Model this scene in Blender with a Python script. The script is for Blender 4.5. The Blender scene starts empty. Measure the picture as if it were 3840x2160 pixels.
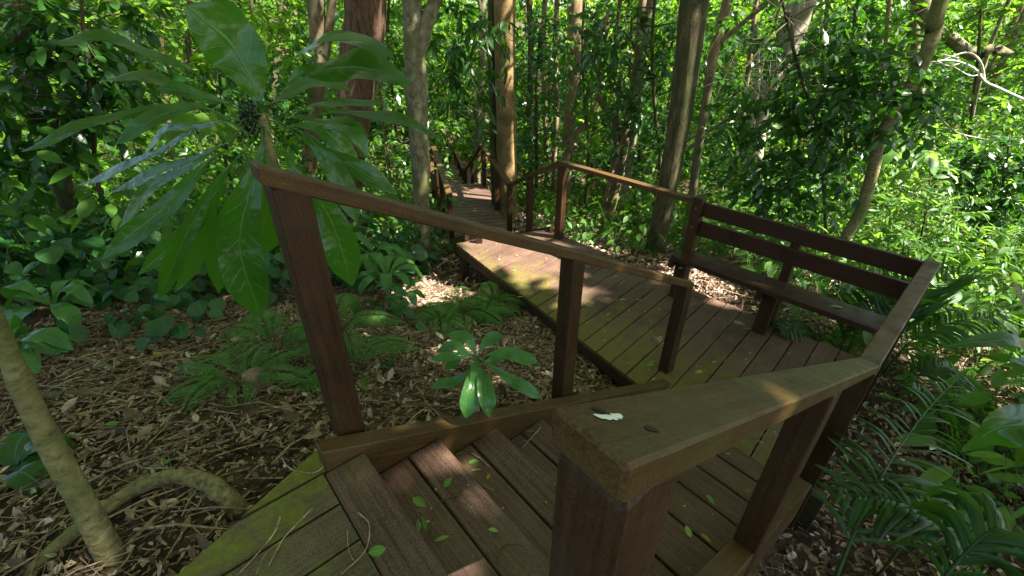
import bpy, math, random
import numpy as np
from mathutils import Vector, Matrix
rng = np.random.default_rng(11); random.seed(5)
sc = bpy.context.scene; COL = sc.collection
V = lambda *a: np.array(a, float)
def nrm(v):
    v = np.asarray(v, float); return v/np.maximum(np.linalg.norm(v, axis=-1, keepdims=True), 1e-9)
UP = V(0, 0, 1)
# ------------------------------------------------------------------ camera model (solved from the photograph)
F, PITCH, ROLL = 1679.63, 0.53407, 0.0052       # focal length in photo pixels (3840 wide)
def ray(x, y):                                  # direction of a point of the 2576 px wide view
    u, w = x/.67083-1920, y/.67083-1080
    c, s = math.cos(-ROLL), math.sin(-ROLL)
    u, w = u*c-w*s, u*s+w*c
    c, s = math.cos(PITCH), math.sin(PITCH)
    return V(u/F, c-w/F*s, -s-w/F*c)
def atY(x, y, Y): r = ray(x, y); return r*(Y/r[1])
def atz(x, y, z): r = ray(x, y); return r*(z/r[2])
def depth(P): return P[1]*math.cos(PITCH)-P[2]*math.sin(PITCH)
def px(w, P): return w/.67083/F*depth(P)*(depth(P)/math.hypot(depth(P), P[0]))**.9        # size in metres of w view pixels at P
cam = bpy.data.cameras.new('camera'); co = bpy.data.objects.new('camera', cam); COL.objects.link(co)
cam.sensor_width = 36; cam.lens = 36*F/3840; cam.clip_start = .02; cam.clip_end = 400
co.matrix_world = Matrix.Rotation(math.pi/2-PITCH, 4, 'X') @ Matrix.Rotation(ROLL, 4, 'Z')
sc.camera = co
# ------------------------------------------------------------------ terrain
GP = np.array([(-1.5,.8,-1.5),(-.9,1.0,-1.5),(-.7,0,-1.5),(-2.5,1,-1.55),(-4,3.2,-2.1),(-1.5,2.3,-1.9),(-.35,1.6,-1.85),(.4,1.2,-2.0),(.55,2.2,-2.3),(1.0,2.75,-2.72),
 (-.33,3.5,-2.55),(-.65,5.15,-3.0),(.6,5.7,-2.8),(1.95,4.45,-2.58),(2.1,6,-2.95),(2.75,3.5,-2.7),(1.9,1.4,-2.85),(1,.5,-2.3),(1.2,-.3,-2.2),(2.5,.7,-2.8),(3.3,2.5,-2.95),(5,3.5,-3.15),
 (8,6,-3.7),(14,12,-4.8),(-1.4,6.2,-3.35),(.35,8.7,-3.62),(.1,9.6,-3.75),(-1.6,9,-3.85),(-1.5,11,-4.3),(.3,13,-4.9),(-3.1,7.5,-3.45),(-4.7,11,-4.3),(-2.7,18,-5.5),(-2.7,22.4,-5.2),(-8,8,-3.2),
 (8,10,-4.3),(2.3,9,-4.0),(4,14,-5),(15,25,-5.5),(0,40,-1.5),(-20,30,-1),(25,32,-3),(-15,10,-2.2),(0,-6,-.8),(-6,-4,-.4),(6,-4,-2.6),(30,5,-6),(-3,0,-1.35),(45,45,-2),(-40,40,2),(-40,-10,1),(45,-15,-5)], float)
def _tps():
    n = len(GP); d = np.linalg.norm(GP[:, None, :2]-GP[None, :, :2], axis=2)
    A = np.zeros((n+3, n+3)); A[:n, :n] = d; A[:n, n] = 1; A[:n, n+1:] = GP[:, :2]; A[n:, :n] = A[:n, n:].T
    A[:n, :n] -= np.eye(n)*.02
    return np.linalg.solve(A, np.r_[GP[:, 2], 0, 0, 0])
_W = _tps()
def ground(x, y):
    x = np.asarray(x, float); y = np.asarray(y, float); sh = np.broadcast(x, y).shape
    X = np.broadcast_to(x, sh).ravel(); Y = np.broadcast_to(y, sh).ravel(); out = np.zeros(X.size)
    for a in range(0, X.size, 20000):
        d = np.hypot(X[a:a+20000, None]-GP[:, 0], Y[a:a+20000, None]-GP[:, 1])
        out[a:a+20000] = d@_W[:-3]+_W[-3]+_W[-2]*X[a:a+20000]+_W[-1]*Y[a:a+20000]
    r = out.reshape(sh)
    return float(r) if r.shape == () else r
def gnd(x, y):
    r = nrm(ray(x, y)); t = np.arange(.3, 60, .02); P = r*t[:, None]
    k = np.nonzero(P[:, 2] < ground(P[:, 0], P[:, 1]))[0]
    return P[k[0]] if len(k) else P[-1]
# ------------------------------------------------------------------ materials
class NT:
    def __init__(s, name):
        s.m = bpy.data.materials.new(name); s.m.use_nodes = True; s.t = s.m.node_tree; s.t.nodes.clear()
        s.out = s.n('ShaderNodeOutputMaterial')
    def n(s, t, **k):
        x = s.t.nodes.new(t)
        for a, b in k.items(): setattr(x, a, b)
        return x
    def l(s, a, b): s.t.links.new(a, b)
    def noise(s, vec, scale, detail=4, rough=.55, dist=0):
        x = s.n('ShaderNodeTexNoise'); x.inputs['Scale'].default_value = scale; x.inputs['Detail'].default_value = detail
        x.inputs['Roughness'].default_value = rough; x.inputs['Distortion'].default_value = dist
        if vec is not None: s.l(vec, x.inputs['Vector'])
        return x.outputs['Fac']
    def ramp(s, fac, stops):
        x = s.n('ShaderNodeValToRGB'); e = x.color_ramp.elements
        while len(e) < len(stops): e.new(.5)
        for q, (p, c) in zip(e, stops): q.position = p; q.color = (*c, 1) if len(c) == 3 else c
        s.l(fac, x.inputs['Fac']); return x.outputs['Color']
    def mix(s, fac, a, b, mode='MIX'):
        x = s.n('ShaderNodeMix', data_type='RGBA', blend_type=mode)
        for i, v in ((0, fac), (6, a), (7, b)):
            if isinstance(v, (int, float)): x.inputs[i].default_value = v
            elif isinstance(v, tuple): x.inputs[i].default_value = (*v, 1)
            else: s.l(v, x.inputs[i])
        return x.outputs[2]
    def math(s, op, a, b=0.):
        x = s.n('ShaderNodeMath', operation=op)
        for i, v in enumerate((a, b)):
            if isinstance(v, (int, float)): x.inputs[i].default_value = v
            else: s.l(v, x.inputs[i])
        return x.outputs[0]
    def map(s, vec, scale=(1, 1, 1), loc=None):
        x = s.n('ShaderNodeMapping'); x.inputs['Scale'].default_value = scale; s.l(vec, x.inputs['Vector'])
        if loc is not None: s.l(loc, x.inputs['Location'])
        return x.outputs[0]
    def bump(s, h, dist=.01, strength=.5):
        x = s.n('ShaderNodeBump'); x.inputs['Distance'].default_value = dist; x.inputs['Strength'].default_value = strength
        s.l(h, x.inputs['Height']); return x.outputs[0]
    def bsdf(s, col, rough=.6, normal=None, spec=.5):
        x = s.n('ShaderNodeBsdfPrincipled'); x.inputs['Specular IOR Level'].default_value = spec
        if isinstance(col, tuple): x.inputs['Base Color'].default_value = (*col, 1)
        else: s.l(col, x.inputs['Base Color'])
        if isinstance(rough, (int, float)): x.inputs['Roughness'].default_value = rough
        else: s.l(rough, x.inputs['Roughness'])
        if normal is not None: s.l(normal, x.inputs['Normal'])
        return x.outputs[0]
    def done(s, sh): s.l(sh, s.out.inputs['Surface']); return s.m
def wood(name, dark, light, rough=.55, moss=(.085, .085, .008)):
    t = NT(name); uv = t.n('ShaderNodeUVMap').outputs[0]; ri = t.n('ShaderNodeNewGeometry').outputs['Random Per Island']
    off = t.n('ShaderNodeCombineXYZ'); t.l(t.math('MULTIPLY', ri, 37.), off.inputs[0]); t.l(t.math('MULTIPLY', ri, 11.), off.inputs[1])
    g = t.noise(t.map(uv, (2.6, 90, 1), off.outputs[0]), 1, 6, .68, .8)
    pos = t.n('ShaderNodeNewGeometry').outputs['Position']
    big = t.noise(pos, 3.1, 4, .6)
    speck = t.noise(pos, 240, 2, .5)
    fac = t.math('ADD', t.math('MULTIPLY', g, .66), t.math('MULTIPLY', big, .34))
    c = t.ramp(fac, [(.36, dark), (.62, light)])
    c = t.mix(t.math('MULTIPLY', ri, .35), c, tuple(x*.62 for x in dark))
    c = t.mix(t.ramp(speck, [(.35, (.55,)*3), (.5, (1,)*3), (.62, (1,)*3), (.72, (1.5,)*3)]), (0, 0, 0), c, 'MULTIPLY') if False else t.mix(1., c, t.ramp(speck, [(.3, (.55,)*3), (.5, (1,)*3), (.7, (1.45,)*3)]), 'MULTIPLY')
    ck = t.ramp(t.noise(t.map(uv, (1.1, 120, 1), off.outputs[0]), 1, 3, .5, .4), [(.66, (0, 0, 0)), (.73, (.7,)*3)]); c = t.mix(ck, c, tuple(x*.25 for x in dark))
    wn = t.ramp(t.noise(pos, 1.7, 5, .7), [(.5, (0, 0, 0)), (.72, (.4,)*3)]); c = t.mix(wn, c, tuple((x+y)*.55 for x, y in zip(light, (sum(light)/3,)*3)))
    a = t.n('ShaderNodeAttribute', attribute_name='moss').outputs['Fac']
    mn = t.noise(pos, 7, 6, .68)
    mf = t.ramp(t.math('ADD', a, t.math('MULTIPLY', t.math('SUBTRACT', mn, .5), 2.6)), [(.28, (0, 0, 0)), (.85, (1, 1, 1))])
    mc = t.mix(t.noise(pos, 40, 3), tuple(x*.55 for x in moss), tuple(x*1.5 for x in moss))
    c = t.mix(t.math('MULTIPLY', mf, .82), c, mc)
    h = t.math('ADD', t.math('MULTIPLY', g, .7), t.math('MULTIPLY', speck, .3))
    rg = t.ramp(t.noise(pos, 11, 3), [(.3, (rough-.1,)*3), (.7, (rough+.2,)*3)])
    return t.done(t.bsdf(c, rg, t.bump(h, .003, .7), .22))
def leafmat(name, c1, c2, tcol, trans=.38, rough=.33, spec=.5, vein=0., pos_scale=0., light=None):
    t = NT(name); ri = t.n('ShaderNodeNewGeometry').outputs['Random Per Island']
    c = t.ramp(ri, [(0, c1), (1, c2)]); nrmal = None; tc = t.mix(t.math('MULTIPLY', ri, .7), tcol, tuple(x*.55 for x in tcol))
    pos = t.n('ShaderNodeNewGeometry').outputs['Position']
    c = t.mix(.5, c, t.ramp(t.noise(pos, 14, 3), [(.3, tuple(x*.55 for x in c1)), (.7, tuple(x*1.3 for x in c2))]))
    if vein:
        uv = t.n('ShaderNodeUVMap').outputs[0]; sp = t.n('ShaderNodeSeparateXYZ'); t.l(uv, sp.inputs[0])
        av = t.math('ABSOLUTE', sp.outputs[1])
        mid = t.ramp(av, [(0, (1, 1, 1)), (.035, (.8,)*3), (.075, (0, 0, 0))])
        w = t.math('SINE', t.math('MULTIPLY', t.math('SUBTRACT', sp.outputs[0], t.math('MULTIPLY', av, .22)), vein))
        sv = t.ramp(w, [(.90, (0, 0, 0)), (1, (.26,)*3)])
        vv = t.math('MAXIMUM', mid, sv)
        vc = light or tuple(min(1, x*2.6) for x in c2)
        c = t.mix(t.math('MULTIPLY', vv, .8), c, vc)
        h = t.math('ADD', t.math('MULTIPLY', sv, -.5), t.math('ADD', t.math('MULTIPLY', mid, -1.), t.math('MULTIPLY', t.noise(pos, 9, 2), 4.)))
        nrmal = t.bump(h, .008, .5)
        tc = t.mix(t.math('MULTIPLY', vv, .5), tc, tuple(x*.4 for x in tcol))
    p = t.bsdf(c, rough, nrmal, spec)
    tr = t.n('ShaderNodeBsdfTranslucent'); t.l(tc, tr.inputs['Color'])
    mx = t.n('ShaderNodeMixShader'); mx.inputs[0].default_value = trans; t.l(p, mx.inputs[1]); t.l(tr.outputs[0], mx.inputs[2])
    return t.done(mx.outputs[0])
def bark(name, a, b, c, sc_=(9, 9, 2.2), bumpd=.02, patch=None, rough=.85):
    t = NT(name); pos = t.n('ShaderNodeNewGeometry').outputs['Position']
    f = t.noise(t.map(pos, sc_), 1.6, 7, .65, .5); f2 = t.noise(pos, 2.3, 4, .6); f3 = t.noise(pos, 60, 3)
    col = t.ramp(f, [(.32, a), (.5, b), (.7, c)])
    if patch: col = t.mix(t.ramp(t.math('ADD', f2, t.math('MULTIPLY', t.math('SUBTRACT', f3, .5), .35)), [(.47, (0, 0, 0)), (.6, (.85,)*3)]), col, patch)
    col = t.mix(1., col, t.ramp(f3, [(.3, (.7,)*3), (.7, (1.25,)*3)]), 'MULTIPLY')
    h = t.math('ADD', f, t.math('MULTIPLY', f3, .25))
    return t.done(t.bsdf(col, rough, t.bump(h, bumpd, .8), .25))
M = {}
M['post'] = wood('post_timber', (.026, .0115, .0040), (.072, .0340, .0118), .5, (.050, .050, .008))
M['rail'] = wood('rail_timber', (.046, .024, .0075), (.120, .064, .0190), .5, (.066, .056, .009))
M['board'] = wood('deck_board_timber', (.064, .034, .024), (.162, .095, .067), .58, (.125, .112, .014))
M['moss_board'] = wood('mossy_board_timber', (.075, .056, .032), (.165, .120, .072), .62, (.150, .155, .012))
M['bench'] = wood('bench_timber', (.024, .0095, .0045), (.066, .027, .0125), .45, (.04, .04, .01))
M['under'] = wood('undersize_timber', (.03, .02, .014), (.07, .045, .03), .7, (.05, .05, .012))
M['hero'] = leafmat('broad_leaf', (.012, .054, .006), (.025, .090, .010), (.20, .55, .02), .36, .22, .55, 44, light=(.09, .22, .04))
M['young'] = leafmat('young_leaf', (.030, .125, .020), (.055, .180, .026), (.14, .42, .03), .3, .26, .55, 75, light=(.12, .26, .06))
M['heart'] = leafmat('heart_leaf', (.012, .058, .015), (.032, .115, .024), (.08, .28, .03), .3, .27, .5, 45, light=(.05, .15, .045))
M['fern'] = leafmat('fern_leaf', (.055, .150, .028), (.115, .24, .044), (.2, .48, .06), .4, .45, .35)
M['palm'] = leafmat('palm_leaf', (.013, .052, .009), (.034, .095, .014), (.13, .32, .02), .33, .33, .45)
M['dark'] = leafmat('glossy_dark_leaf', (.010, .042, .006), (.026, .088, .011), (.09, .30, .012), .3, .33, .42)
M['mid'] = leafmat('forest_leaf', (.026, .085, .010), (.068, .165, .020), (.20, .44, .02), .42, .5, .28)
M['far'] = leafmat('sunny_leaf', (.038, .110, .010), (.095, .195, .020), (.33, .58, .03), .48, .6, .2)
M['pale'] = leafmat('pale_leaf', (.042, .125, .022), (.095, .205, .040), (.30, .56, .05), .42, .42, .45)
M['canopy'] = leafmat('canopy_leaf', (.03, .08, .014), (.06, .14, .025), (.46, .58, .2), .5, .5, .25)
M['litter'] = None
_t = NT('litter_leaf'); _g = _t.n('ShaderNodeNewGeometry'); _r = _g.outputs['Random Per Island']
_c = _t.ramp(_r, [(0, (.04, .023, .014)), (.25, (.125, .072, .048)), (.5, (.235, .142, .096)), (.75, (.36, .24, .17)), (.9, (.45, .34, .25)), (.97, (.56, .49, .41)), (1, (.20, .19, .06))])
_c = _t.mix(.55, _c, _t.mix(1., _c, _t.ramp(_t.noise(_g.outputs['Position'], 45, 4), [(.3, (.35,)*3), (.7, (1.6,)*3)]), 'MULTIPLY'))
M['litter'] = _t.done(_t.bsdf(_c, .65, None, .3))
M['yellow'] = leafmat('yellow_leaf', (.42, .27, .02), (.5, .33, .03), (.5, .3, .02), .3, .45, .4)
M['palegreen'] = leafmat('pale_green_leaf', (.19, .30, .07), (.26, .37, .11), (.3, .45, .08), .3, .45, .4, 40)
M['green'] = leafmat('fallen_green_leaf', (.10, .24, .03), (.12, .27, .035), (.2, .42, .04), .3, .4, .45, 40)
M['brown'] = leafmat('fallen_brown_leaf', (.13, .070, .035), (.18, .10, .05), (.1, .05, .02), .1, .6, .3)
M['bark_brown'] = bark('brown_bark', (.040, .022, .012), (.115, .064, .036), (.20, .12, .072), (14, 14, 3.), .03)
M['bark_grey'] = bark('mossy_grey_bark', (.07, .062, .032), (.165, .145, .08), (.29, .26, .165), (9, 9, 6), .012, (.085, .085, .024))
M['bark_spot'] = bark('spotted_bark', (.10, .06, .024), (.26, .165, .07), (.36, .24, .11), (34, 34, 26), .01, (.12, .085, .03))
M['bark_dark'] = bark('dark_bark', (.026, .022, .010), (.070, .058, .025), (.135, .11, .05), (9, 9, 3), .015, (.038, .044, .012))
M['bark_tan'] = bark('tan_bark', (.10, .065, .035), (.2, .135, .075), (.30, .21, .12), (8, 8, 3), .01, (.10, .095, .05))
M['bark_pale'] = bark('pale_bark', (.17, .14, .10), (.33, .28, .21), (.5, .44, .35), (6, 6, 1.2), .03, (.16, .16, .09))
M['bark_green'] = bark('green_stem_bark', (.075, .064, .024), (.19, .155, .065), (.32, .27, .13), (14, 14, 30), .010, (.12, .125, .035))
M['dead'] = bark('bleached_wood', (.4, .35, .28), (.55, .5, .42), (.7, .65, .58), (9, 9, 9), .005)
M['twig'] = bark('twig_bark', (.17, .115, .07), (.33, .235, .145), (.5, .39, .27), (30, 30, 30), .002)
M['stem'] = bark('plant_stem', (.03, .045, .012), (.06, .08, .02), (.09, .12, .035), (30, 30, 30), .002)
M['white'] = NT('bird_lime'); M['white'] = M['white'].done(M['white'].bsdf((.72, .74, .76), .6))
_t = NT('bolt_hole'); M['hole'] = _t.done(_t.bsdf((.004, .0035, .003), .7))
_t = NT('steel_bolt'); M['steel'] = _t.done(_t.bsdf((.10, .09, .08), .45))
_t = NT('forest_soil'); _p = _t.n('ShaderNodeNewGeometry').outputs['Position']
_f = _t.noise(_p, 9, 8, .7); _g = _t.noise(_p, 1.1, 3)
_c = _t.mix(_t.ramp(_g, [(.4, (0, 0, 0)), (.65, (.6,)*3)]), _t.ramp(_f, [(.3, (.030, .018, .011)), (.5, (.085, .050, .032)), (.72, (.18, .112, .072))]), (.05, .045, .016))
M['soil'] = _t.done(_t.bsdf(_c, .9, _t.bump(_f, .06, .9), .2))
# ------------------------------------------------------------------ object helpers
def link(name, me, mat, parent=None, smooth=True):
    o = bpy.data.objects.new(name, me); COL.objects.link(o)
    if mat is not None: me.materials.append(mat)
    if parent is not None: o.parent = parent
    return o
def wloc(o):
    p = np.zeros(3)
    while o is not None: p = p+np.array(o.location); o = o.parent
    return p
def mesh(name, verts, faces, mat, parent=None, uv=None, smooth=True, moss=None):
    """faces: (n,3)/(n,4) array or list of arrays of those; uv per vertex"""
    me = bpy.data.meshes.new(name); v = np.ascontiguousarray(verts, np.float32)
    if parent is not None: v = v-wloc(parent).astype(np.float32)
    fs = [np.asarray(f, np.int32) for f in (faces if isinstance(faces, list) else [faces]) if len(f)]
    loops = np.concatenate([f.ravel() for f in fs]); sizes = np.concatenate([np.full(len(f), f.shape[1], np.int32) for f in fs])
    me.vertices.add(len(v)); me.vertices.foreach_set('co', v.ravel())
    me.loops.add(len(loops)); me.loops.foreach_set('vertex_index', loops)
    me.polygons.add(len(sizes)); me.polygons.foreach_set('loop_start', np.r_[0, np.cumsum(sizes)[:-1]].astype(np.int32))
    me.polygons.foreach_set('use_smooth', np.full(len(sizes), smooth))
    if uv is not None:
        l = me.uv_layers.new(name='UVMap'); l.data.foreach_set('uv', np.ascontiguousarray(uv, np.float32)[loops].ravel())
    if moss is not None:
        a = me.attributes.new('moss', 'FLOAT', 'POINT'); a.data.foreach_set('value', np.ascontiguousarray(moss, np.float32))
    me.update(calc_edges=True); me.validate()
    return link(name, me, mat, parent)
def tag(o, label=None, cat=None, group=None, kind=None):
    for k, x in (('label', label), ('category', cat), ('group', group), ('kind', kind)):
        if x: o[k] = x
    return o
def thing(name, loc, label, cat, group=None):
    o = bpy.data.objects.new(name, None); COL.objects.link(o); o.location = tuple(map(float, loc)); o.empty_display_size = .1
    return tag(o, label, cat, group)
class Geo:                                       # collects pieces into one mesh
    def __init__(s): s.v = []; s.f = {}; s.uv = []; s.m = []; s.n = 0; s.flat = False
    def add(s, v, faces, uv=None, moss=0.):
        v = np.asarray(v, float)
        for f in (faces if isinstance(faces, list) else [faces]):
            f = np.asarray(f, int)
            if len(f): s.f.setdefault(f.shape[1], []).append(f+s.n)
        s.v.append(v); s.uv.append(np.zeros((len(v), 2)) if uv is None else uv)
        s.m.append(np.broadcast_to(np.asarray(moss, float), (len(v),))); s.n += len(v); return s
    def build(s, name, mat, parent=None):
        return mesh(name, np.concatenate(s.v), [np.concatenate(x) for x in s.f.values()], mat, parent, np.concatenate(s.uv), not s.flat, np.concatenate(s.m))
    def beam(s, p0, p1, w, t, up=UP, n0=None, n1=None, moss=0., top=True, ch=.004, seg=1):
        """bar from p0 to p1; w across, t along up; p's are on the top centre line if top"""
        s.flat = True; p0, p1 = np.asarray(p0, float), np.asarray(p1, float); a = nrm(p1-p0); side = nrm(np.cross(a, up)); u = np.cross(side, a)
        if top: p0 = p0-u*t/2; p1 = p1-u*t/2
        if n0 is None: n0 = a
        if n1 is None: n1 = a
        x, y = w/2, t/2
        prof = np.array([(-x+ch, y), (x-ch, y), (x, y-ch), (x, -y+ch), (x-ch, -y), (-x+ch, -y), (-x, -y+ch), (-x, y-ch)])
        per = np.r_[0, np.cumsum(np.linalg.norm(np.diff(prof, axis=0), axis=1))]
        L = np.linalg.norm(p1-p0); vs = []; uvs = []
        def ring(base, nn, pr, shift):
            o = pr[:, :1]*side+pr[:, 1:]*u
            k = -(o@nn)/(a@nn) if nn is not a else np.zeros(8)
            vs.append(base+o+a*(k[:, None]+shift)); uvs.append(np.c_[np.full(8, (base+a*shift)@a), per])
        small = prof*np.array([(x-ch)/x, (y-ch)/y])
        ring(p0, n0, small, 0); ring(p0, n0, prof, ch)
        for i in range(1, seg): ring(p0+(p1-p0)*i/seg, a, prof, 0)
        ring(p1, n1, prof, -ch); ring(p1, n1, small, 0)
        nr = len(vs); q = []
        for r in range(nr-1):
            for i in range(8): j = (i+1) % 8; q.append((r*8+i, r*8+j, r*8+8+j, r*8+8+i))
        e = (nr-1)*8
        caps = [(0, 7, 6, 5), (0, 5, 4, 1), (1, 4, 3, 2), (e, e+1, e+4, e+5), (e, e+5, e+6, e+7), (e+1, e+2, e+3, e+4)]
        m = moss if np.isscalar(moss) else np.repeat(np.interp(np.linspace(0, 1, nr), np.linspace(0, 1, len(moss)), moss), 8)
        return s.add(np.concatenate(vs), np.array(q+caps), np.concatenate(uvs), m)
    def prism(s, poly, ztop, th, d, moss=0., ch=.004):
        """board with the plan outline poly (convex, ccw), grain along d"""
        s.flat = True; P = np.asarray(poly, float); n = len(P); nx, pv = np.roll(P, -1, 0), np.roll(P, 1, 0)
        e1, e0 = nrm(nx-P), nrm(P-pv); bis = nrm(nrm(np.c_[-e1[:, 1], e1[:, 0]])+nrm(np.c_[-e0[:, 1], e0[:, 0]]))
        ins = P+bis*ch*1.2
        z = np.ones((n, 1)); dd = np.asarray(d[:2]); pp = V(-dd[1], dd[0])
        vs = np.concatenate([np.c_[P, z*(ztop-th)], np.c_[P, z*(ztop-ch)], np.c_[ins, z*ztop]])
        uv = np.c_[vs[:, :2]@dd, vs[:, :2]@pp]; uv[:n, 1] += th
        q = [(r*n+i, r*n+(i+1) % n, r*n+n+(i+1) % n, r*n+n+i) for r in (0, 1) for i in range(n)]
        tri = [(2*n, 2*n+i, 2*n+i+1) for i in range(1, n-1)]
        mm = moss if np.isscalar(moss) else np.tile(moss, 3)
        return s.add(vs, [np.array(q), np.array(tri)], uv, mm)
    def tube(s, pts, rad, n=8, wob=0., cap=True):
        P = np.asarray(pts, float); R = np.broadcast_to(np.asarray(rad, float), (len(P),)); T = nrm(np.gradient(P, axis=0))
        ref = V(1, 0, 0) if abs(T[0][0]) < .8 else V(0, 1, 0); A = nrm(np.cross(T, ref)); B = np.cross(T, A)
        th = np.arange(n)/n*2*math.pi; rr = R[:, None]*np.ones(n)
        if wob: rr = rr*(1+wob*np.sin(th*2+np.linspace(0, 5, len(P))[:, None])+wob*.6*rng.standard_normal((len(P), n)))
        vs = P[:, None]+A[:, None]*(np.cos(th)*rr)[..., None]+B[:, None]*(np.sin(th)*rr)[..., None]
        i, j = np.meshgrid(np.arange(len(P)-1), np.arange(n), indexing='ij'); a = i*n+j; b = i*n+(j+1) % n
        f = [np.stack([a, b, b+n, a+n], -1).reshape(-1, 4)]
        if cap:
            e = (len(P)-1)*n; f.append(np.array([(e, e+k, e+k+1) for k in range(1, n-1)]+[(0, k+1, k) for k in range(1, n-1)]))
        uv = np.stack(np.broadcast_arrays(th/6.28, np.linspace(0, 1, len(P))[:, None]), -1).reshape(-1, 2)
        return s.add(vs.reshape(-1, 3), f, uv)
def smooth_path(pts, n):                          # Catmull-Rom through pts (any columns)
    P = np.asarray(pts, float); P = np.r_[[2*P[0]-P[1]], P, [2*P[-1]-P[-2]]]; out = []
    for t in np.linspace(0, len(P)-3-1e-9, n):
        i = int(t); f = t-i; a, b, c, d = P[i:i+4]
        out.append(.5*(2*b+(c-a)*f+(2*a-5*b+4*c-d)*f*f+(3*b-a-3*c+d)*f**3))
    return np.array(out)
# ---- leaves
def tmpl(prof, nu=6, wr=.4, fold=.12, droop=.12, ncross=1):
    """leaf template: rows along the length, 2*ncross+1 verts per row"""
    us = np.linspace(0, 1, nu); k = 2*ncross+1; s = np.linspace(-1, 1, k); v = []; uv = []
    for u in us:
        w = max(prof(u), .004)*wr/2
        for q in s: v.append((u, q*w, fold*abs(q)*w*2-droop*u*u)); uv.append((u, q))
    f = [(i*k+j, i*k+j+1, i*k+k+j+1, i*k+k+j) for i in range(nu-1) for j in range(k-1)]
    return np.array(v), np.array(f), np.array(uv)
ell = lambda u: math.sin(math.pi*min(1, max(0, u))**.9)**.8
heartp = lambda u: (1.0*math.sin(math.pi*(.16+.84*u))**.7 if u < .999 else 0)*(1 if u > .02 else .55)
obl = lambda u: .06 if u < .12 else (.06+.94*math.sin(math.pi*.5*(u-.12)/.6)**1.5 if u < .72 else math.cos(math.pi*.5*(u-.72)/.28))
lanc = lambda u: math.sin(math.pi*u**.75)**1.1
Td = (np.array([(0, 0, 0), (.5, -.2, .05), (.52, 0, 0), (.5, .2, .05), (1, 0, -.12)]), np.array([(0, 2, 1), (0, 3, 2), (1, 2, 4), (2, 3, 4)]), np.array([(0, 0), (.5, -1), (.5, 0), (.5, 1), (1, 0)]))
Tq = (np.array([(0, 0, 0), (.45, -.21, .03), (1, 0, -.1), (.45, .21, .03)]), np.array([(0, 3, 2, 1)]), np.array([(0, 0), (.5, -1), (1, 0), (.5, 1)]))
Te = tmpl(ell, 6, .46, .10, .10); Tl = tmpl(lanc, 5, .26, .12, .15); Th = tmpl(heartp, 7, .95, .10, .14); To = tmpl(obl, 7, .36, .10, .2)
def leaves(geo, T, P, A, N, L, wscale=1.):
    v, f, uv = T; P = np.asarray(P); n = len(P)
    if n == 0: return geo
    A = nrm(A); S = nrm(np.cross(N, A)); N = np.cross(A, S); L = np.broadcast_to(np.asarray(L, float), (n,))[:, None, None]; W = np.broadcast_to(np.asarray(wscale, float), (n,))[:, None, None]
    X = P[:, None]+L*(v[None, :, :1]*A[:, None]+v[None, :, 1:2]*S[:, None]*W+v[None, :, 2:]*N[:, None])
    F_ = (f[None]+(np.arange(n)*len(v))[:, None, None]).reshape(-1, f.shape[1])
    return geo.add(X.reshape(-1, 3), F_, np.tile(uv, (n, 1)))
def rnd_dir(n): return nrm(rng.standard_normal((n, 3)))
def sprays(centers, radii, ntw, nl, L, tw=.5, droop=.3, flat=.7, outward=.7):
    """twigs with alternate leaves filling blobs -> leaf arrays and twig segments"""
    C = np.repeat(np.asarray(centers, float), ntw, 0); R = np.repeat(np.asarray(radii, float), ntw); n = len(C)
    o = rnd_dir(n)*np.cbrt(rng.random(n))[:, None]*V(1, 1, flat); S = C+o*R[:, None]
    D = nrm(outward*nrm(o)+.7*rnd_dir(n)+V(0, 0, -.1)); E = tw*(.6+.8*rng.random(n))
    t = (np.arange(nl)+.5)/nl; tt = t[None, :, None]
    P = S[:, None]+D[:, None]*E[:, None, None]*tt+V(0, 0, -1)*droop*E[:, None, None]*tt**2
    D2 = nrm(D[:, None]+V(0, 0, -2*droop)*tt); side = nrm(np.cross(D2, UP+.3*rng.standard_normal((n, 1, 3))))
    sg = np.where(np.arange(nl) % 2 == 0, 1., -1.)[None, :, None]
    A = D2*.55+side*sg*.9+V(0, 0, -droop)+.35*rng.standard_normal(P.shape)
    N = UP+.55*rng.standard_normal(P.shape)
    LL = L*(.65+.6*rng.random(P.shape[:2])); LL[:, -1] *= .9
    return P.reshape(-1, 3), A.reshape(-1, 3), N.reshape(-1, 3), LL.ravel(), (S, S+D*E[:, None]+V(0, 0, -1)*(droop*E)[:, None])
def sticks(geo, A, B, r, sag=0.):                 # many thin three-sided twigs at once
    A, B = np.asarray(A), np.asarray(B); n = len(A); T = nrm(B-A); X = nrm(np.cross(T, nrm(rng.standard_normal((n, 3))))); Y = np.cross(T, X); r = np.broadcast_to(np.asarray(r, float), (n,))[:, None]
    vs = []
    mid = (A+B)/2+sag*rng.standard_normal((n, 3))*np.linalg.norm(B-A, axis=1)[:, None]
    for c, k in ((A, 1.), (mid, .85), (B, .5)):
        for a in (0, 2.094, 4.189): vs.append(c+(X*math.cos(a)+Y*math.sin(a))*r*k)
    v = np.stack(vs, 1); q = np.array([(l*3+i, l*3+(i+1) % 3, l*3+3+(i+1) % 3, l*3+3+i) for l in (0, 1) for i in range(3)])
    return geo.add(v.reshape(-1, 3), (q[None]+(np.arange(n)*9)[:, None, None]).reshape(-1, 4))
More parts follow.
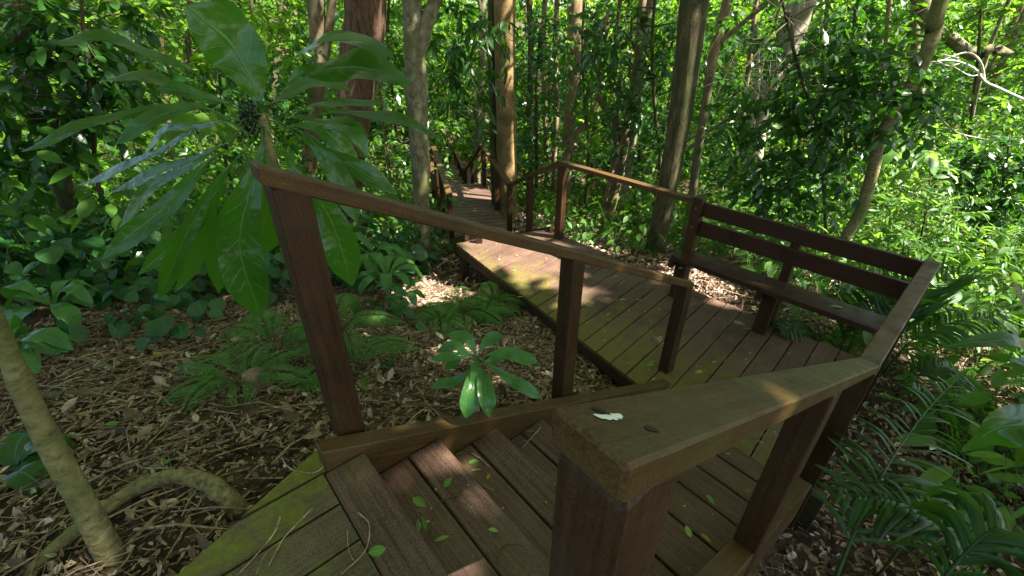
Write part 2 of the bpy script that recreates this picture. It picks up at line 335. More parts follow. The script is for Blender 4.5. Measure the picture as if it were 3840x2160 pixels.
# ================================================================== TIMBER WALKWAY
TH, H, RISE, GO, S0 = .8631, 1.3532, .154, .3065, .3083
TL, TR, HR, RW, RT, HD = -1.1922, -.2055, 1.0063, .0882, .0516, 2.4312
d = V(math.sin(TH), math.cos(TH), 0); n_ = V(math.cos(TH), -math.sin(TH), 0)
def st(s, t, h=0.): return d*s+n_*t+UP*(-H-(s-S0)/GO*RISE+h)       # stair frame: along, across, height over the nosing line
def stz(s, t, z): return d*s+n_*t+UP*z
def clip(poly, nn, c):                            # keep the part with p.nn <= c
    out = []; P = np.asarray(poly)
    for i in range(len(P)):
        a, b = P[i], P[(i+1) % len(P)]; da, db = a@nn-c, b@nn-c
        if da <= 0: out.append(a)
        if da*db < 0: out.append(a+(b-a)*da/(da-db))
    return np.array(out)
def ccw(P):
    P = np.asarray(P); x, y = P[:, 0], P[:, 1]
    return P if (x*np.roll(y, -1)-np.roll(x, -1)*y).sum() > 0 else P[::-1]
def decking(poly, z, along, first, step, gap, th=.038, moss=None, jit=1., g=None):
    g = g or Geo(); a = nrm(np.asarray(along[:2])); c = V(a[1], -a[0]); poly = ccw(np.asarray(poly)[:, :2]); k = poly@c
    i0 = math.floor((k.min()-first)/step)
    for i in range(i0, i0+80):
        lo, hi = first+i*step+gap/2+rng.uniform(-.0015, .0015), first+(i+1)*step-gap/2+rng.uniform(-.0015, .0015)
        if lo > k.max(): break
        q = clip(clip(poly, c, hi), -c, -lo)
        if len(q) < 3: continue
        keep = [j for j in range(len(q)) if np.linalg.norm(q[j]-q[j-1]) > .004]; q = q[keep]
        if len(q) < 3 or abs(np.cross(q[1]-q[0], q[2]-q[0])) < 1e-5: continue
        e = rng.normal(0, .006) if i % 3 else rng.normal(0, .012)
        far = (q@a) > (q@a).mean(); q = q+a*np.where(far, rng.uniform(-.014, .016)*jit, 0)[:, None]; g.prism(q, z+rng.normal(0, .0012), th, a, moss(q) if moss else 0.)
    return g
# --- upper landing
ln = thing('wooden_landing', stz(-.4, -.6, -H), 'mossy timber landing at the head of the near stairs, its boards running towards the steps', 'landing')
pa, pb = V(-.695, 1.152), V(-.951, .675); ld = nrm(pb-pa)
poly = [pa+ld*-.02, stz(S0-.147, -1.327, 0)[:2], stz(S0-.147, .75, 0)[:2], stz(-1.6, .75, 0)[:2], stz(-1.6, -.3, 0)[:2], pb+ld*.75]
def lmoss(q):
    t = q@n_[:2]; s = q@d[:2]; return np.clip(.95-(t+1.33)*1.75, -.25, .95)+np.where(s < -.1, -.12, 0)
lcut = V(-ld[1], ld[0]); lcut = lcut if lcut@(pa-stz(0, 0, 0)[:2]) > 0 else -lcut
def rect(s0, s1, t0, t1): return clip([stz(s0, t0, 0)[:2], stz(s1, t0, 0)[:2], stz(s1, t1, 0)[:2], stz(s0, t1, 0)[:2]], lcut, pa@lcut)
g = decking(rect(-1.6, S0-.147, -1.199, .75), -H, d, -1.3505, .1515, .0085, .036, lmoss, 0)
decking(rect(-1.6, .33, -1.3505, -1.199), -H, d, -1.3505, .1515, .0085, .036, lmoss, 0, g).build('decking', M['moss_board'], ln)
Geo().beam(stz(S0-.072, TL+.003, -H+.001), stz(S0-.072, TR+.09, -H+.001), .143, .036, moss=(.55, .05, -.1, -.1), seg=6).build('nosing_board', M['board'], ln)
g = Geo()
for s in (.22, -.5, -1.3): g.beam(stz(s, -1.16 if s > 0 else -1.0, -H-.04), stz(s, .7, -H-.04), .05, .14)
g.build('joist', M['under'], ln)
g = Geo(); e0 = pa+ld*.06-nrm(V(-ld[1], ld[0]))*-.03
# --- near stairs
stair = thing('staircase', st(1.3, -.7), 'near flight of open timber steps going down from the mossy landing to the bench deck', 'staircase')
for k in range(1, 8):
    g = Geo(); z = -H-k*RISE; s = S0+k*GO
    for a, b in ((s-.142, s), (s-.292, s-.150)):
        j = rng.normal(0, .0025)
        g.beam(stz((a+b)/2, TL+.004, z+rng.normal(0, .001)), stz((a+b)/2+j, TR+.004, z+rng.normal(0, .001)), b-a, .04, moss=(.42 if k > 1 else .12, -.05, -.15, -.2), seg=6)
    treads = globals().setdefault('TREADS', []); treads.append(g.build('tread', M['board'], stair))
def screw0(g, p, r=.0048):
    th = np.arange(8)/8*6.283; g.add(np.r_[np.c_[p[0]+np.cos(th)*r, p[1]+np.sin(th)*r, np.full(8, p[2]+.0012)], [[p[0], p[1], p[2]+.0024]]], np.array([(i, (i+1) % 8, 8) for i in range(8)]))
for k in range(1, 7):
    g = Geo()
    for e in (.035, .108, .186, .258):
        for t in (TL+.03, TR-.03): screw0(g, stz(S0+k*GO-e, t+rng.normal(0, .003), -H-k*RISE+.0015))
    g.build('screw_heads', M['steel'], TREADS[k-1])
for t0, t1 in ((TL-.072, TL), (TR, TR+.085)):
    L0, L1 = (.231, 2.86) if t0 < -1 else (.45, 2.40)
    h0, h1 = (.032, .12) if t0 < -1 else (.14, .14)
    Geo().beam(st(L0, (t0+t1)/2, h0), st(L1, (t0+t1)/2, h1), t1-t0, .27, n0=d, n1=d, moss=(.05, .2, .45) if t0 < -1 else (.35, .25, .1), seg=4).build('stringer', M['rail'], stair)
# --- left handrail of the near stairs
def post(g, P, ax, sa, sb, ztop, zbot, mat, parent, moss=0.):
    """square post; P plan centre, ax plan axis of side sa"""
    g = Geo(); g.beam(V(P[0], P[1], zbot), V(P[0], P[1], ztop), sa, sb, up=np.cross(UP, ax) if False else np.cross(ax, UP)*1., moss=moss, top=False, ch=.005, seg=4)
    return g.build('post', mat, parent)
def gz(P): return ground(P[0], P[1])-.25
hl = thing('handrail', st(1.5, -1.32), 'sloping timber handrail on the fern side of the near stairs, standing on three posts', 'handrail')
tl = -1.2772-RW/2
Geo().beam(st(.2526, tl, HR), st(2.8469, tl, HR), RW, RT*.894, n0=d, n1=d, moss=(-.2, -.05, .15, .35, .5), seg=8, ch=.005).build('top_rail', M['rail'], hl)
for i, s in enumerate((.309, 1.532, 2.789)):
    P = d*s+n_*(tl-.001); o = post(None, P, d, .098, .087, st(s, 0, HR-RT-.004)[2]+.02, gz(P), M['post'], hl, (.42, .3, .0, -.35) if i == 0 else (.5, .28, .22, .2) if i == 1 else (.2, .1, .0, -.1))
# white spots along the joint of the first post
# --- right handrail: from the near post down to the corner
hrn = thing('handrail', st(1.3, -.16), 'thick mossy handrail beside the steps, with bird droppings on its blunt upper end', 'handrail')
tr = TR+RW/2
c_in, c_out = V(1.73, 1.749), V(1.784, 1.678)
wd = V(*(c_out-c_in), 0); mn = nrm(np.cross(UP, wd))
if mn@d < 0: mn = -mn
E1 = st(2.4538, tr, HR)
g = Geo(); g.beam(st(.2333, tr, HR), E1, RW, RT*.894, n0=d, n1=mn, moss=(.18, .5, .7, .8, .6), seg=8, ch=.0045); hr_top = g.build('top_rail', M['rail'], hrn)
for i, s in enumerate((.2865, 1.36)):
    P = d*s+n_*(tr+.0005); post(None, P, d, .104, .086, st(s, 0, HR-RT-.004)[2]+.018, gz(P), M['post'], hrn, (.1, .0, -.1, -.05) if i == 0 else (-.5, -.5, -.5))
dr = nrm(st(1, 0)-st(0, 0)); du = np.cross(nrm(np.cross(dr, UP)), dr)
def disc(g, C, a, b, ang, nn=14, lift=.0006, h=0.):
    e1 = dr*math.cos(ang)+n_*math.sin(ang); e2 = -dr*math.sin(ang)+n_*math.cos(ang); th = np.arange(nn)/nn*6.283
    r = 1+.12*np.sin(th*3+C[0]*50)
    v = C+du*lift+(e1*(np.cos(th)*a*r)[:, None]+e2*(np.sin(th)*b*r)[:, None]); v2 = C+du*(lift+h+.0004)
    return g.add(np.r_[v, [v2]], np.array([(i, (i+1) % nn, nn) for i in range(nn)]))
def onrail(x, y):                                 # point of the near rail's top face under a view pixel
    r = ray(x, y); P0 = st(.3, tr, HR); return r*((P0@du)/(r@du))
for x, y in ((1507, 1033), (1637, 1080)):
    disc(Geo(), onrail(x, y), .0085, .0048, .55, lift=.0012).build('bolt_hole', M['hole'], hr_top)
g = Geo()
for x, y, a, b, an in ((1507, 1050, .0062, .0036, .6), (1520, 1052, .0085, .0036, .62), (1536, 1052, .0085, .0036, .6), (1549, 1049, .0065, .0042, .7), (1557, 1047, .004, .003, .9)): disc(g, onrail(x, y), a, b, an, lift=.0014, h=.0012)
bd = g.build('bird_dropping', M['white']); tag(bd, 'white bird dropping on the near handrail end, beside the bolt holes', 'bird dropping')
# --- bench deck
PH, PS = 2.5352, .7588
ddr, bbr = V(math.sin(PH), math.cos(PH)), V(math.sin(PS), math.cos(PS)); C0 = V(-.1036, 4.3579)
stepn = .168; cn = V(bbr[1], -bbr[0])
A_, B_, C_, D_, E_, F_ = V(-.722, 5.231), V(1.035, 2.572), V(1.735, 1.752), V(2.985, 2.875), V(2.90, 3.035), V(.475, 5.70)
dpoly = [A_, B_, C_, D_, E_, F_]
dk = thing('wooden_deck', (1.2, 3.6, -HD), 'lower timber deck with mossy edge boards and sun patches, in front of the bench', 'deck')
def dmoss(q):
    l = np.abs((q-A_)@nrm(V(-(B_-A_)[1], (B_-A_)[0]))); y = q[:, 1]
    return np.clip(.92-l*2.1, -.22, .85)+np.where((y > 4.4), -.35, 0)
first = C0@cn
deck_boards = decking(dpoly, -HD, bbr, first, stepn, .009, .036, dmoss).build('decking', M['board'], dk)
def v3(p, z): return V(p[0], p[1], z)
lin = nrm(V((B_-A_)[1], -(B_-A_)[0]))
if lin@(D_-A_) < 0: lin = -lin
g = Geo(); Geo().beam(v3(A_+lin*.035, -HD-.037), v3(B_+lin*.035, -HD-.037), .05, .12, moss=.15).build('edge_beam', M['under'], dk)
g = Geo()
Geo().beam(v3(D_-nrm(D_-C_)*.02+nrm(A_-B_)*.06, -HD-.037), v3(C_+nrm(A_-B_)*.06, -HD-.037), .05, .12).build('edge_beam', M['under'], dk)
Geo().beam(v3(A_+lin*.06, -HD-.037), v3(F_-nrm(F_-A_)*.1, -HD-.037), .05, .14).build('edge_beam', M['under'], dk)
g = Geo()
for k in (.5, 1.0):
    o = lin*k; a, b = A_+(B_-A_)*.12+o, A_+(B_-A_)*.9+o; g.beam(v3(a, -HD-.04), v3(b, -HD-.04), .05, .13)
g.build('joist', M['under'], dk)
for f in (.015, .5, .80):
    P = A_+(B_-A_)*f+lin*.085; post(None, P, V(1, 0, 0), .09, .09, -HD-.04, gz(P), M['under'], dk).name = 'support_post'
g = Geo()
def screw(g, p, r=.0052):
    th = np.arange(8)/8*6.283; g.add(np.r_[np.c_[p[0]+np.cos(th)*r, p[1]+np.sin(th)*r, np.full(8, p[2]+.0012)], [[p[0], p[1], p[2]+.0024]]], np.array([(i, (i+1) % 8, 8) for i in range(8)]))
K = np.asarray(dpoly)@cn
for k in (.06, .52, 1.02):
    for i in range(math.floor((K.min()-first)/stepn), 60):
        for e in (.04, stepn-.04):
            c = first+i*stepn+e; q = A_+lin*k; ab = B_-A_; s = (c-q@cn)/(ab@cn)
            if .01 < s < .99: screw(g, v3(q+ab*s+bbr*rng.normal(0, .004), -HD+.001))
g.build('screw_heads', M['steel'], deck_boards)
# railing of the deck, far side, and the end rail
hf = thing('handrail', (1.2, 4.75, -1.5), 'level timber handrail on the far side of the bench deck, ending at the bench post', 'handrail')
P0, P1 = V(.612, 5.40), V(1.748, 4.094); ra = nrm(P1-P0); zr = -HD+HR
Geo().beam(v3(P0+ra*-.05, zr), v3(P1-ra*.045, zr), RW, .05, n0=nrm(V(ra[0]-.2, ra[1]+1, 0)) if False else v3(ra, 0), n1=v3(ra, 0), moss=(-.2, -.3, -.2), seg=4).build('top_rail', M['rail'], hf)
post(None, P0+V(0, .03), V(.72, -.69, 0), .095, .095, zr-.052, gz(P0), M['post'], hf, (.2, 0, -.3))
he = thing('handrail', (2.4, 2.3, -1.5), 'short brown handrail closing the bench deck, meeting the right end of the bench', 'handrail')
Q0, Q1 = V((1.73+1.784)/2, (1.749+1.678)/2), V((2.946+2.998)/2, (2.853+2.792)/2); qa = nrm(Q1-Q0)
g = Geo(); g.beam(v3(Q0-qa*.002, E1[2]+.0005), v3(Q1, E1[2]+.0005), RW+.002, .05, n0=mn, n1=v3(qa, 0), moss=(-.25, -.35, -.4, -.4), seg=4, ch=.006); he_top = g.build('top_rail', M['rail'], he)
for u, o in ((.03, -.02), (.035, .025), (1.55, -.015), (1.50, .02), (.78, .0)):
    c = Q0+qa*u+V(qa[1], -qa[0])*o; th = np.arange(10)/10*6.283; Geo().add(np.r_[np.c_[c[0]+np.cos(th)*.006, c[1]+np.sin(th)*.006, np.full(10, E1[2]+.0013)], [[c[0], c[1], E1[2]+.0016]]], np.array([(i, (i+1) % 10, 10) for i in range(10)])).build('bolt_hole', M['hole'], he_top)
post(None, Q0+qa*.04+V(.004, 0), v3(qa, 0), .10, .088, zr-.05, gz(Q0)-.3, M['post'], he, -.5)
post(None, Q1-qa*.06, v3(qa, 0), .095, .086, zr-.05, gz(Q1)-.3, M['post'], he, -.3)
Geo().beam(v3(Q0+qa*.12+V(.05, -.05), ground(2, 1.6)-.2), v3(Q0+qa*.12+V(.05, -.05), -HD-.06), .10, .09, up=v3(qa, 0), top=False, moss=.6).build('support_post', M['under'], he)
# --- bench
bn = thing('bench', (2.3, 3.4, -HD), 'dark brown timber bench with two wide back slats along the deck edge', 'bench')
Pb = V(1.745, 4.09); b_ = V(.694, -.72); nb = V(.72, .694)
def bp(u, o, h): p = Pb+b_*u+nb*o; return V(p[0], p[1], -HD+h)
Geo().beam(bp(-.02, -.13, .49), bp(1.70, -.13, .485), .26, .048, moss=(-.6, -.6), seg=3).build('seat', M['bench'], bn)
for h1, hh in ((.985, .135), (.80, .145)):
    Geo().beam(bp(.085, .022, h1), bp(1.735, .022, h1-.012), .038, hh, moss=-.5).build('back_slat', M['bench'], bn)
def bpost(u, o, sz, h0, h1, name, mt='post', lean=0.):
    g = Geo(); g.beam(bp(u, o-lean, h0), bp(u, o, h1), sz[0], sz[1], up=v3(nb, 0), top=False, moss=(-.2, -.3), ch=.005); return g.build(name, M[mt], bn)
bp0 = bpost(.035, .0, (.095, .095), -.35, 1.03, 'back_post')
bpost(.905, .085, (.075, .085), -.35, .985, 'back_post')
for u in (.06, .90): bpost(u, -.13, (.11, .085), -.02 if u > .5 else -.3, .44, 'leg', 'bench')
for u in (-.012, .825): Geo().beam(bp(u, -.25, .44), bp(u, .03, .44), .045, .085, moss=-.4).build('seat_bearer', M['bench'], bn)
for u, h in ((.035, .93), (.035, .74)):
    c = bp(u-.0, -.0475, h); th = np.arange(10)/10*6.283; f = -v3(nb, 0); Geo().add(np.r_[c+b_[0]*0+np.array([v3(b_[:2], 0)*math.cos(q)*.010+UP*math.sin(q)*.010+f*.0015 for q in th]), [c+f*.006]], np.array([(i, (i+1) % 10, 10) for i in range(10)])).build('bolt', M['steel'], bp0)
# --- second flight, walkway below, and the flights beyond
ZW = -3.45; Wd = nrm(V(-.66-.05, 10.9-7.6)); Wp = V(Wd[1], -Wd[0])
f2 = thing('staircase', (.1, 6.5, -3), 'second flight of steps, dropping from the far end of the bench deck', 'staircase')
q0, q1 = V(.52, 5.62), V(.02, 7.62)
fd = nrm(q1-q0); fp = V(fd[1], -fd[0]); LF = np.linalg.norm(q1-q0)
for k in range(1, 7):
    c = q0+fd*(LF*k/7-.14); z = -HD-(HD*0+(-ZW-HD))*k/7
    g = Geo()
    for o in (-.075, .075): g.beam(v3(c-fp*1.12+fd*o, z), v3(c-fp*.03+fd*o, z), .142, .038)
    g.build('tread', M['board'], f2)
for t in (0., -1.15): Geo().beam(v3(q0+fp*t+fd*.02, -HD+.07), v3(q1+fp*t, ZW+.12), .05, .26, n0=v3(fd, 0), n1=v3(fd, 0), moss=.2).build('stringer', M['rail'], f2)
sp = atz(1205.5, 613, -HD); o = post(None, sp[:2]+V(0, .04), V(1, 0, 0), .08, .08, -HD+.13, -HD-.3, M['post'], f2); o.name = 'stub_post'
h2 = thing('handrail', (.3, 6.5, -2), 'timber handrail sloping down from the far deck corner post to the lower walkway', 'handrail')
wtop = ZW+HR; R0 = V(-.05, 7.78)
Geo().beam(v3(P0+V(-.03, .05), zr-.002), v3(R0, wtop-.002), RW, .048, n0=V(0, 1, 0), n1=V(0, 1, 0), moss=.35, seg=3).build('top_rail', M['rail'], h2)
pm = P0+(R0-P0)*.52; post(None, pm, v3(fd, 0), .095, .09, zr+(wtop-zr)*.52-.045, gz(pm), M['post'], h2, -.1)
wk = thing('wooden_walkway', (-.8, 9.3, ZW), 'level timber walkway of narrow boards below the bench deck, leading away between two rails', 'walkway')
wpoly = [V(.06, 7.62), V(-.655, 10.95), V(-1.75, 10.9), V(-1.12, 7.3)]
wdir = nrm(V(1.04, .16))
decking(wpoly, ZW, wdir, .3, .185, .016, .034, None).build('decking', M['board'], wk)
for t in (.05, 1.0): Geo().beam(v3(wpoly[0]-Wp*t, ZW-.036), v3(wpoly[1]-Wp*t, ZW-.036), .05, .15).build('joist', M['under'], wk)
R1 = V(-.735, 10.83); L0_, L1_ = V(-1.05, 7.2), V(-1.83, 10.54)
hw = thing('handrail', (-.4, 9.3, -2.6), 'level timber handrail on the tree side of the lower walkway, past the spotted trunk', 'handrail')
Geo().beam(v3(R0-nrm(R1-R0)*.04, wtop), v3(R1, wtop), .105, .06, moss=-.4, seg=3).build('top_rail', M['rail'], hw)
for f in (.03, .44, .97):
    P = R0+(R1-R0)*f; post(None, P+V(.02, 0), v3(Wd, 0), .09, .09, wtop-.05, gz(P), M['post'], hw, -.4)
hx = thing('handrail', (-1.4, 8.9, -2.6), 'timber handrail on the left side of the lower walkway, beside the grey trunk', 'handrail')
Geo().beam(v3(L0_, wtop), v3(L1_, wtop), .105, .06, moss=-.4, seg=3).build('top_rail', M['rail'], hx)
for f in (.02, .5, .98):
    P = L0_+(L1_-L0_)*f; post(None, P, v3(Wd, 0), .09, .09, wtop-.05, gz(P), M['post'], hx, -.4)
# left branch: a flight going down from the walkway's far left
hy = thing('handrail', (-2.1, 10, -3), 'short timber handrail dropping to the left behind the walkway rail, on close-set posts', 'handrail')
Le = atY(1091, 477, 10.0)
Geo().beam(v3(L1_+V(-.05, -.05), wtop-.02), Le, RW, .05, moss=-.3).build('top_rail', M['rail'], hy)
for f in (.3, .62, .98):
    P = v3(L1_, wtop-.06)*(1-f)+Le*f; post(None, P, V(1, 0, 0), .09, .09, P[2]-.01, gz(P), M['post'], hy, -.2)
f4 = thing('staircase', (-2.2, 9.6, -4), 'narrow flight of pale sunlit steps left of the walkway rail', 'staircase')
for k in range(5):
    c = V(-1.98-.06*k, 10.4-.30*k); Geo().beam(v3(c+V(-.4, 0), ZW-.12*k), v3(c+V(.28, .03), ZW-.12*k), .27, .036).build('tread', M['board'], f4)
Geo().beam(V(-1.72, 10.45, ZW+.12), V(-1.86, 8.9, ZW-.5), .05, .25).build('stringer', M['rail'], f4)
# third level beyond the walkway
Z3 = -4.35
c3 = atz(1101+.6708*(580-260)/4.025*1.0, 335+.6708*670/4.025, Z3)
w3 = thing('wooden_walkway', c3, 'farthest piece of timber boardwalk, glimpsed beyond the end of the lower walkway', 'walkway')
decking([c3[:2]+V(-.7, -1.2), c3[:2]+V(.75, -1.2), c3[:2]+V(.5, 1.4), c3[:2]+V(-.9, 1.4)], Z3, V(1, .1), .1, .19, .02).build('decking', M['board'], w3)
f3 = thing('staircase', (-1.2, 11.8, -4), 'third flight of timber steps beyond the lower walkway, half hidden by its far edge', 'staircase')
for k in range(1, 6):
    c = V(-1.2-.13*k, 10.95+.30*k); Geo().beam(v3(c+V(-.5, 0), ZW-.16*k), v3(c+V(.5, .08), ZW-.16*k), .28, .036).build('tread', M['board'], f3)
ha = thing('handrail', (-1.5, 12.3, -3), 'timber handrail sloping away down the third flight, from the walkway end post', 'handrail')
e3 = atY(1104.5+.6708*(742-260)/4.025*1., 335.4+.6708*545/4.025, 13.2)
e3 = atY((1560+742/4.025)*.67083, (500+550/4.025)*.67083, 13.0)
Geo().beam(v3(R1+V(0, .04), wtop-.01), e3, RW, .05, moss=-.3).build('top_rail', M['rail'], ha)
for f in (.55, 1.0):
    P = v3(R1, wtop-.05)*(1-f)+e3*f; post(None, P, V(1, 0, 0), .1, .1, P[2], gz(P)+.1, M['post'], ha, -.2)
hb = thing('handrail', e3, 'farthest timber handrail, rising away from the camera over a row of posts', 'handrail')
e4 = atY((1560+590/4.025)*.67083, (500+245/4.025)*.67083, 17.5)
Geo().beam(e3+V(-.06, .05, .03), e4, RW, .05, moss=-.4).build('top_rail', M['rail'], hb)
for f in (.12, .35, .55, .72, .86, .98):
    P = e3*(1-f)+e4*f+V(-.03, 0, -.03); post(None, P, V(1, 0, 0), .1, .1, P[2], P[2]-1.15, M['post'], hb, -.4)
# ground sheet
gx = np.r_[np.linspace(-60, -6, 28)[:-1], np.linspace(-6, 6, 81), np.linspace(6, 60, 28)[1:]]; gy = np.r_[np.linspace(-25, -2, 12)[:-1], np.linspace(-2, 14, 107), np.linspace(14, 80, 34)[1:]]
X, Y = np.meshgrid(gx, gy); Z = ground(X, Y)
near = np.exp(-(np.hypot(X-0, Y-4)/9)**2)
Z = Z+near*(.02*np.sin(X*7+Y*3)+.02*np.sin(Y*9-X*4)+.012*rng.standard_normal(X.shape))
nx = len(gx); i, j = np.meshgrid(np.arange(len(gy)-1), np.arange(nx-1), indexing='ij'); a = (i*nx+j).ravel()
go = mesh('ground', np.c_[X.ravel(), Y.ravel(), Z.ravel()], np.stack([a, a+1, a+nx+1, a+nx], 1), M['soil']); tag(go, kind='structure')
# ================================================================== TREES
SUN_EL, SUN_AZ = math.radians(53), math.radians(108)      # azimuth from +Y towards +X
SD = V(math.cos(SUN_EL)*math.sin(SUN_AZ), math.cos(SUN_EL)*math.cos(SUN_AZ), math.sin(SUN_EL))
def down(P, z=-2.4): return P-SD*((P[:, 2:]-z)/SD[2])    # where a canopy leaf's shadow falls
GAPS = []                                                # openings in the canopy: (shadow x, y, radius)
def vnoise(x, y, s):                                     # smooth 2-D noise 0..1
    return .5+.25*(np.sin(x*s+1.3*np.sin(y*s*.7+.5))+np.sin(y*s*1.13+1.7*np.sin(x*s*.61+2.)))
def keep(P):
    Q = down(P); x, y = Q[:, 0], Q[:, 1]; k = np.ones(len(P), bool)
    for a, b, r in GAPS: k &= (x-a)**2+(y-b)**2 > (r*(.8+.4*vnoise(x*3, y*3, 2.)))**2
    core = np.clip(1.25-np.hypot((x-.2)/4.2, (y-3.2)/5.0), 0, 1)+np.clip(1-np.hypot((x+3.5)/3.5, (y-3)/4), 0, 1)
    n1 = vnoise(x, y, .9)*.6+vnoise(x+7, y-3, 2.3)*.4
    br = np.clip((y-20)/3, 0, .8)
    for a, b, r in ((-8.5, 10.5, 5), (-2.6, 9.8, 2.0), (6.6, 6.6, 2.5), (5.2, 4.2, 1.4), (3.2, 15.5, 2.6), (1.9, 8.4, 1.3), (10, 12, 4.5), (-3.5, 17, 2)): br = np.maximum(br, np.clip((r*(.75+.5*vnoise(x, y, 1.6))-np.hypot(x-a, y-b))/.5, 0, 1))
    op = np.maximum(br*.9, np.where(n1 > .70, .7, .07))                    # bright and shaded patches on the forest floor
    prob = np.clip(1-op*np.clip(1-core*1.6, 0, 1), .04, 1)
    return k & (rng.random(len(P)) < prob)
def sungap(P):
    Q = down(P); k = np.ones(len(P), bool)
    for a, b, r in GAPS: k &= (Q[:, 0]-a)**2+(Q[:, 1]-b)**2 > (r*.8)**2
    return k
def trunk_path(pts, Ys, ext=7., lean=None, n=26, dig=.3):
    """view pixels + forward distances (top to base) -> world path base to top, carried on above the frame"""
    P = [atY(x, y, Y) for (x, y), Y in zip(pts, Ys)][::-1]
    top = P[-1]; dirn = nrm(P[-1]-P[-2]) if lean is None else nrm(lean); dirn = nrm(dirn*V(.6, .6, 1))
    gb = ground(P[0][0], P[0][1])
    if P[0][2] > gb: P = [V(P[0][0], P[0][1], gb)]+(P if P[0][2] > gb+.25 else P[1:])
    P = [P[0]-V(0, 0, dig)]+P+[top+dirn*ext*.5, top+dirn*ext+V(.1, -.1, 0)]
    return smooth_path(P, n)
def tree(name, label, cat, pts, Ys, wpx, mat, ext=7., group=None, crown=None, root=1.3, wob=.05, extra=(), crown_mat='canopy', n=26):
    path = trunk_path(pts, Ys, ext, n=n); m = len(pts)//2
    dp = np.array([px(1, p) for p in path]); base = px(np.interp(np.linspace(0, 1, 5), np.linspace(0, 1, len(wpx)), wpx[::-1]), atY(*pts[m], Ys[m]))/2
    k = np.linspace(0, 1, len(path)); z = path[:, 2]; inside = np.clip((z-z[0])/max(.5, (atY(*pts[0], Ys[0])[2]-z[0])), 0, 1.8)
    R = np.interp(inside, np.r_[np.linspace(0, 1, 5), 1.8], np.r_[base, base[-1]*.7])
    R = R*(1+(root-1)*np.exp(-np.maximum(z-z[0]-.25, 0)/.22))
    t = thing(name, path[0]+V(0, 0, .3), label, cat, group)
    g = Geo(); g.tube(path, R, 14 if R.max() > .08 else 8, wob); tk = g.build('trunk', M[mat], t)
    top = path[-1]
    cr = Geo(); cs = []
    nb = 5 if ext > 3 else 0
    zt = atY(*pts[0], Ys[0])[2]; hi = [q for q in path if q[2] > zt+1.6]; nb = min(nb, len(hi)) if ext > 3 else 0
    for b in range(nb):
        f = hi[int((len(hi)-1)*b/max(1, nb-1))]; a = b*2.4+rng.random()*1.2
        e = f+V(math.cos(a)*1.5, math.sin(a)*1.5, .9+.4*rng.random()); pth = smooth_path([f, (f+e)/2+V(0, 0, -.1), e], 6)
        Geo().tube(pth, np.linspace(R[-1]*.6, .012, 6), 6).build('branch', M[mat], tk); cs += [e, (e+f)/2+V(0, 0, .3)]
    if ext > 3:
        P, A, N, L, tw = sprays(cs+[top], [1.0]*(len(cs)+1), 22, 9, .24, .7, .3); q = keep(P)
        leaves(cr, Td, P[q], A[q], N[q], L[q]); cr.build('crown', M[crown_mat], t)
    for nm, ep, eY, ew in extra:                            # limbs seen in the picture
        Pq = smooth_path([atY(x, y, Y) for (x, y), Y in zip(ep, eY)], 14); r = px(np.asarray(ew), Pq[7])/2
        Geo().tube(Pq, np.interp(np.linspace(0, 1, 14), np.linspace(0, 1, len(r)), r), 8, .04).build(nm, M[mat], tk)
    return t
def foliage(t, clusters, L, mat, T=Te, ntw=7, nl=9, tw=.34, droop=.35, twig=True, flat=.75, wsc=1., name='crown', outward=.7):
    """leafy sprays round (x, y, Y, radius px) points, as a crown of thing t"""
    C = np.array([atY(x, y, Y) for x, y, Y, r in clusters]); R = np.array([px(r, c) for c, (x, y, Y, r) in zip(C, clusters)])
    P, A, N, LL, seg = sprays(C, R, ntw, nl, L, tw, droop, flat, outward); g = Geo(); q = sungap(P); P, A, N, LL = P[q], A[q], N[q], LL[q]; leaves(g, T, P, A, N, LL, wsc); nf = len(P)*len(T[1])
    if twig: sticks(g, seg[0], seg[1], .004, .05)
    o = g.build(name, M[mat], t)
    if twig: o.data.materials.append(M['bark_dark']); o.data.polygons.foreach_set('material_index', (np.arange(len(o.data.polygons)) >= nf).astype(np.int32))
    return o
def limb(g, a, b, r0, r1, sag=0., n=8, k=6):
    a, b = np.asarray(a, float), np.asarray(b, float); g.tube(smooth_path([a, (a+b)/2+V(0, 0, sag), b], n), np.linspace(r0, r1, n), k)
# canopy gaps that let the sun patches through (shadow position on the deck level)
def gap(x, y, z, r):
    P = atz(x, y, z)[None]; Q = P-SD*((P[:, 2:]+2.4)/SD[2]); GAPS.append((Q[0, 0], Q[0, 1], r))
for x, y, z, r in ((1265, 640, -HD, .75), (1330, 660, -HD, .3), (1215, 622, -HD, .25), (1445, 690, -HD, .14), (1475, 762, -HD, .12), (1820, 780, -HD, .11), (1060, 1150, -1.5, .11), (1110, 1110, -1.5, .09),
                   (1960, 955, -.7, .05), (1180, 1080, -1.6, .1), (1560, 450, -1.45, .35), (1780, 730, -2.6, .5), (1700, 690, -2.7, .35), (1450, 590, -2.8, .6), (1340, 590, -2.9, .3), (985, 590, -3.3, .5), (1010, 780, -2.9, .3), (1200, 870, -2.2, .2), (1195, 495, ZW, .55), (1100, 440, ZW, .5), (2450, 170, 1.0, .9)): gap(x, y, z, r+(.20 if z < -2 else .155))

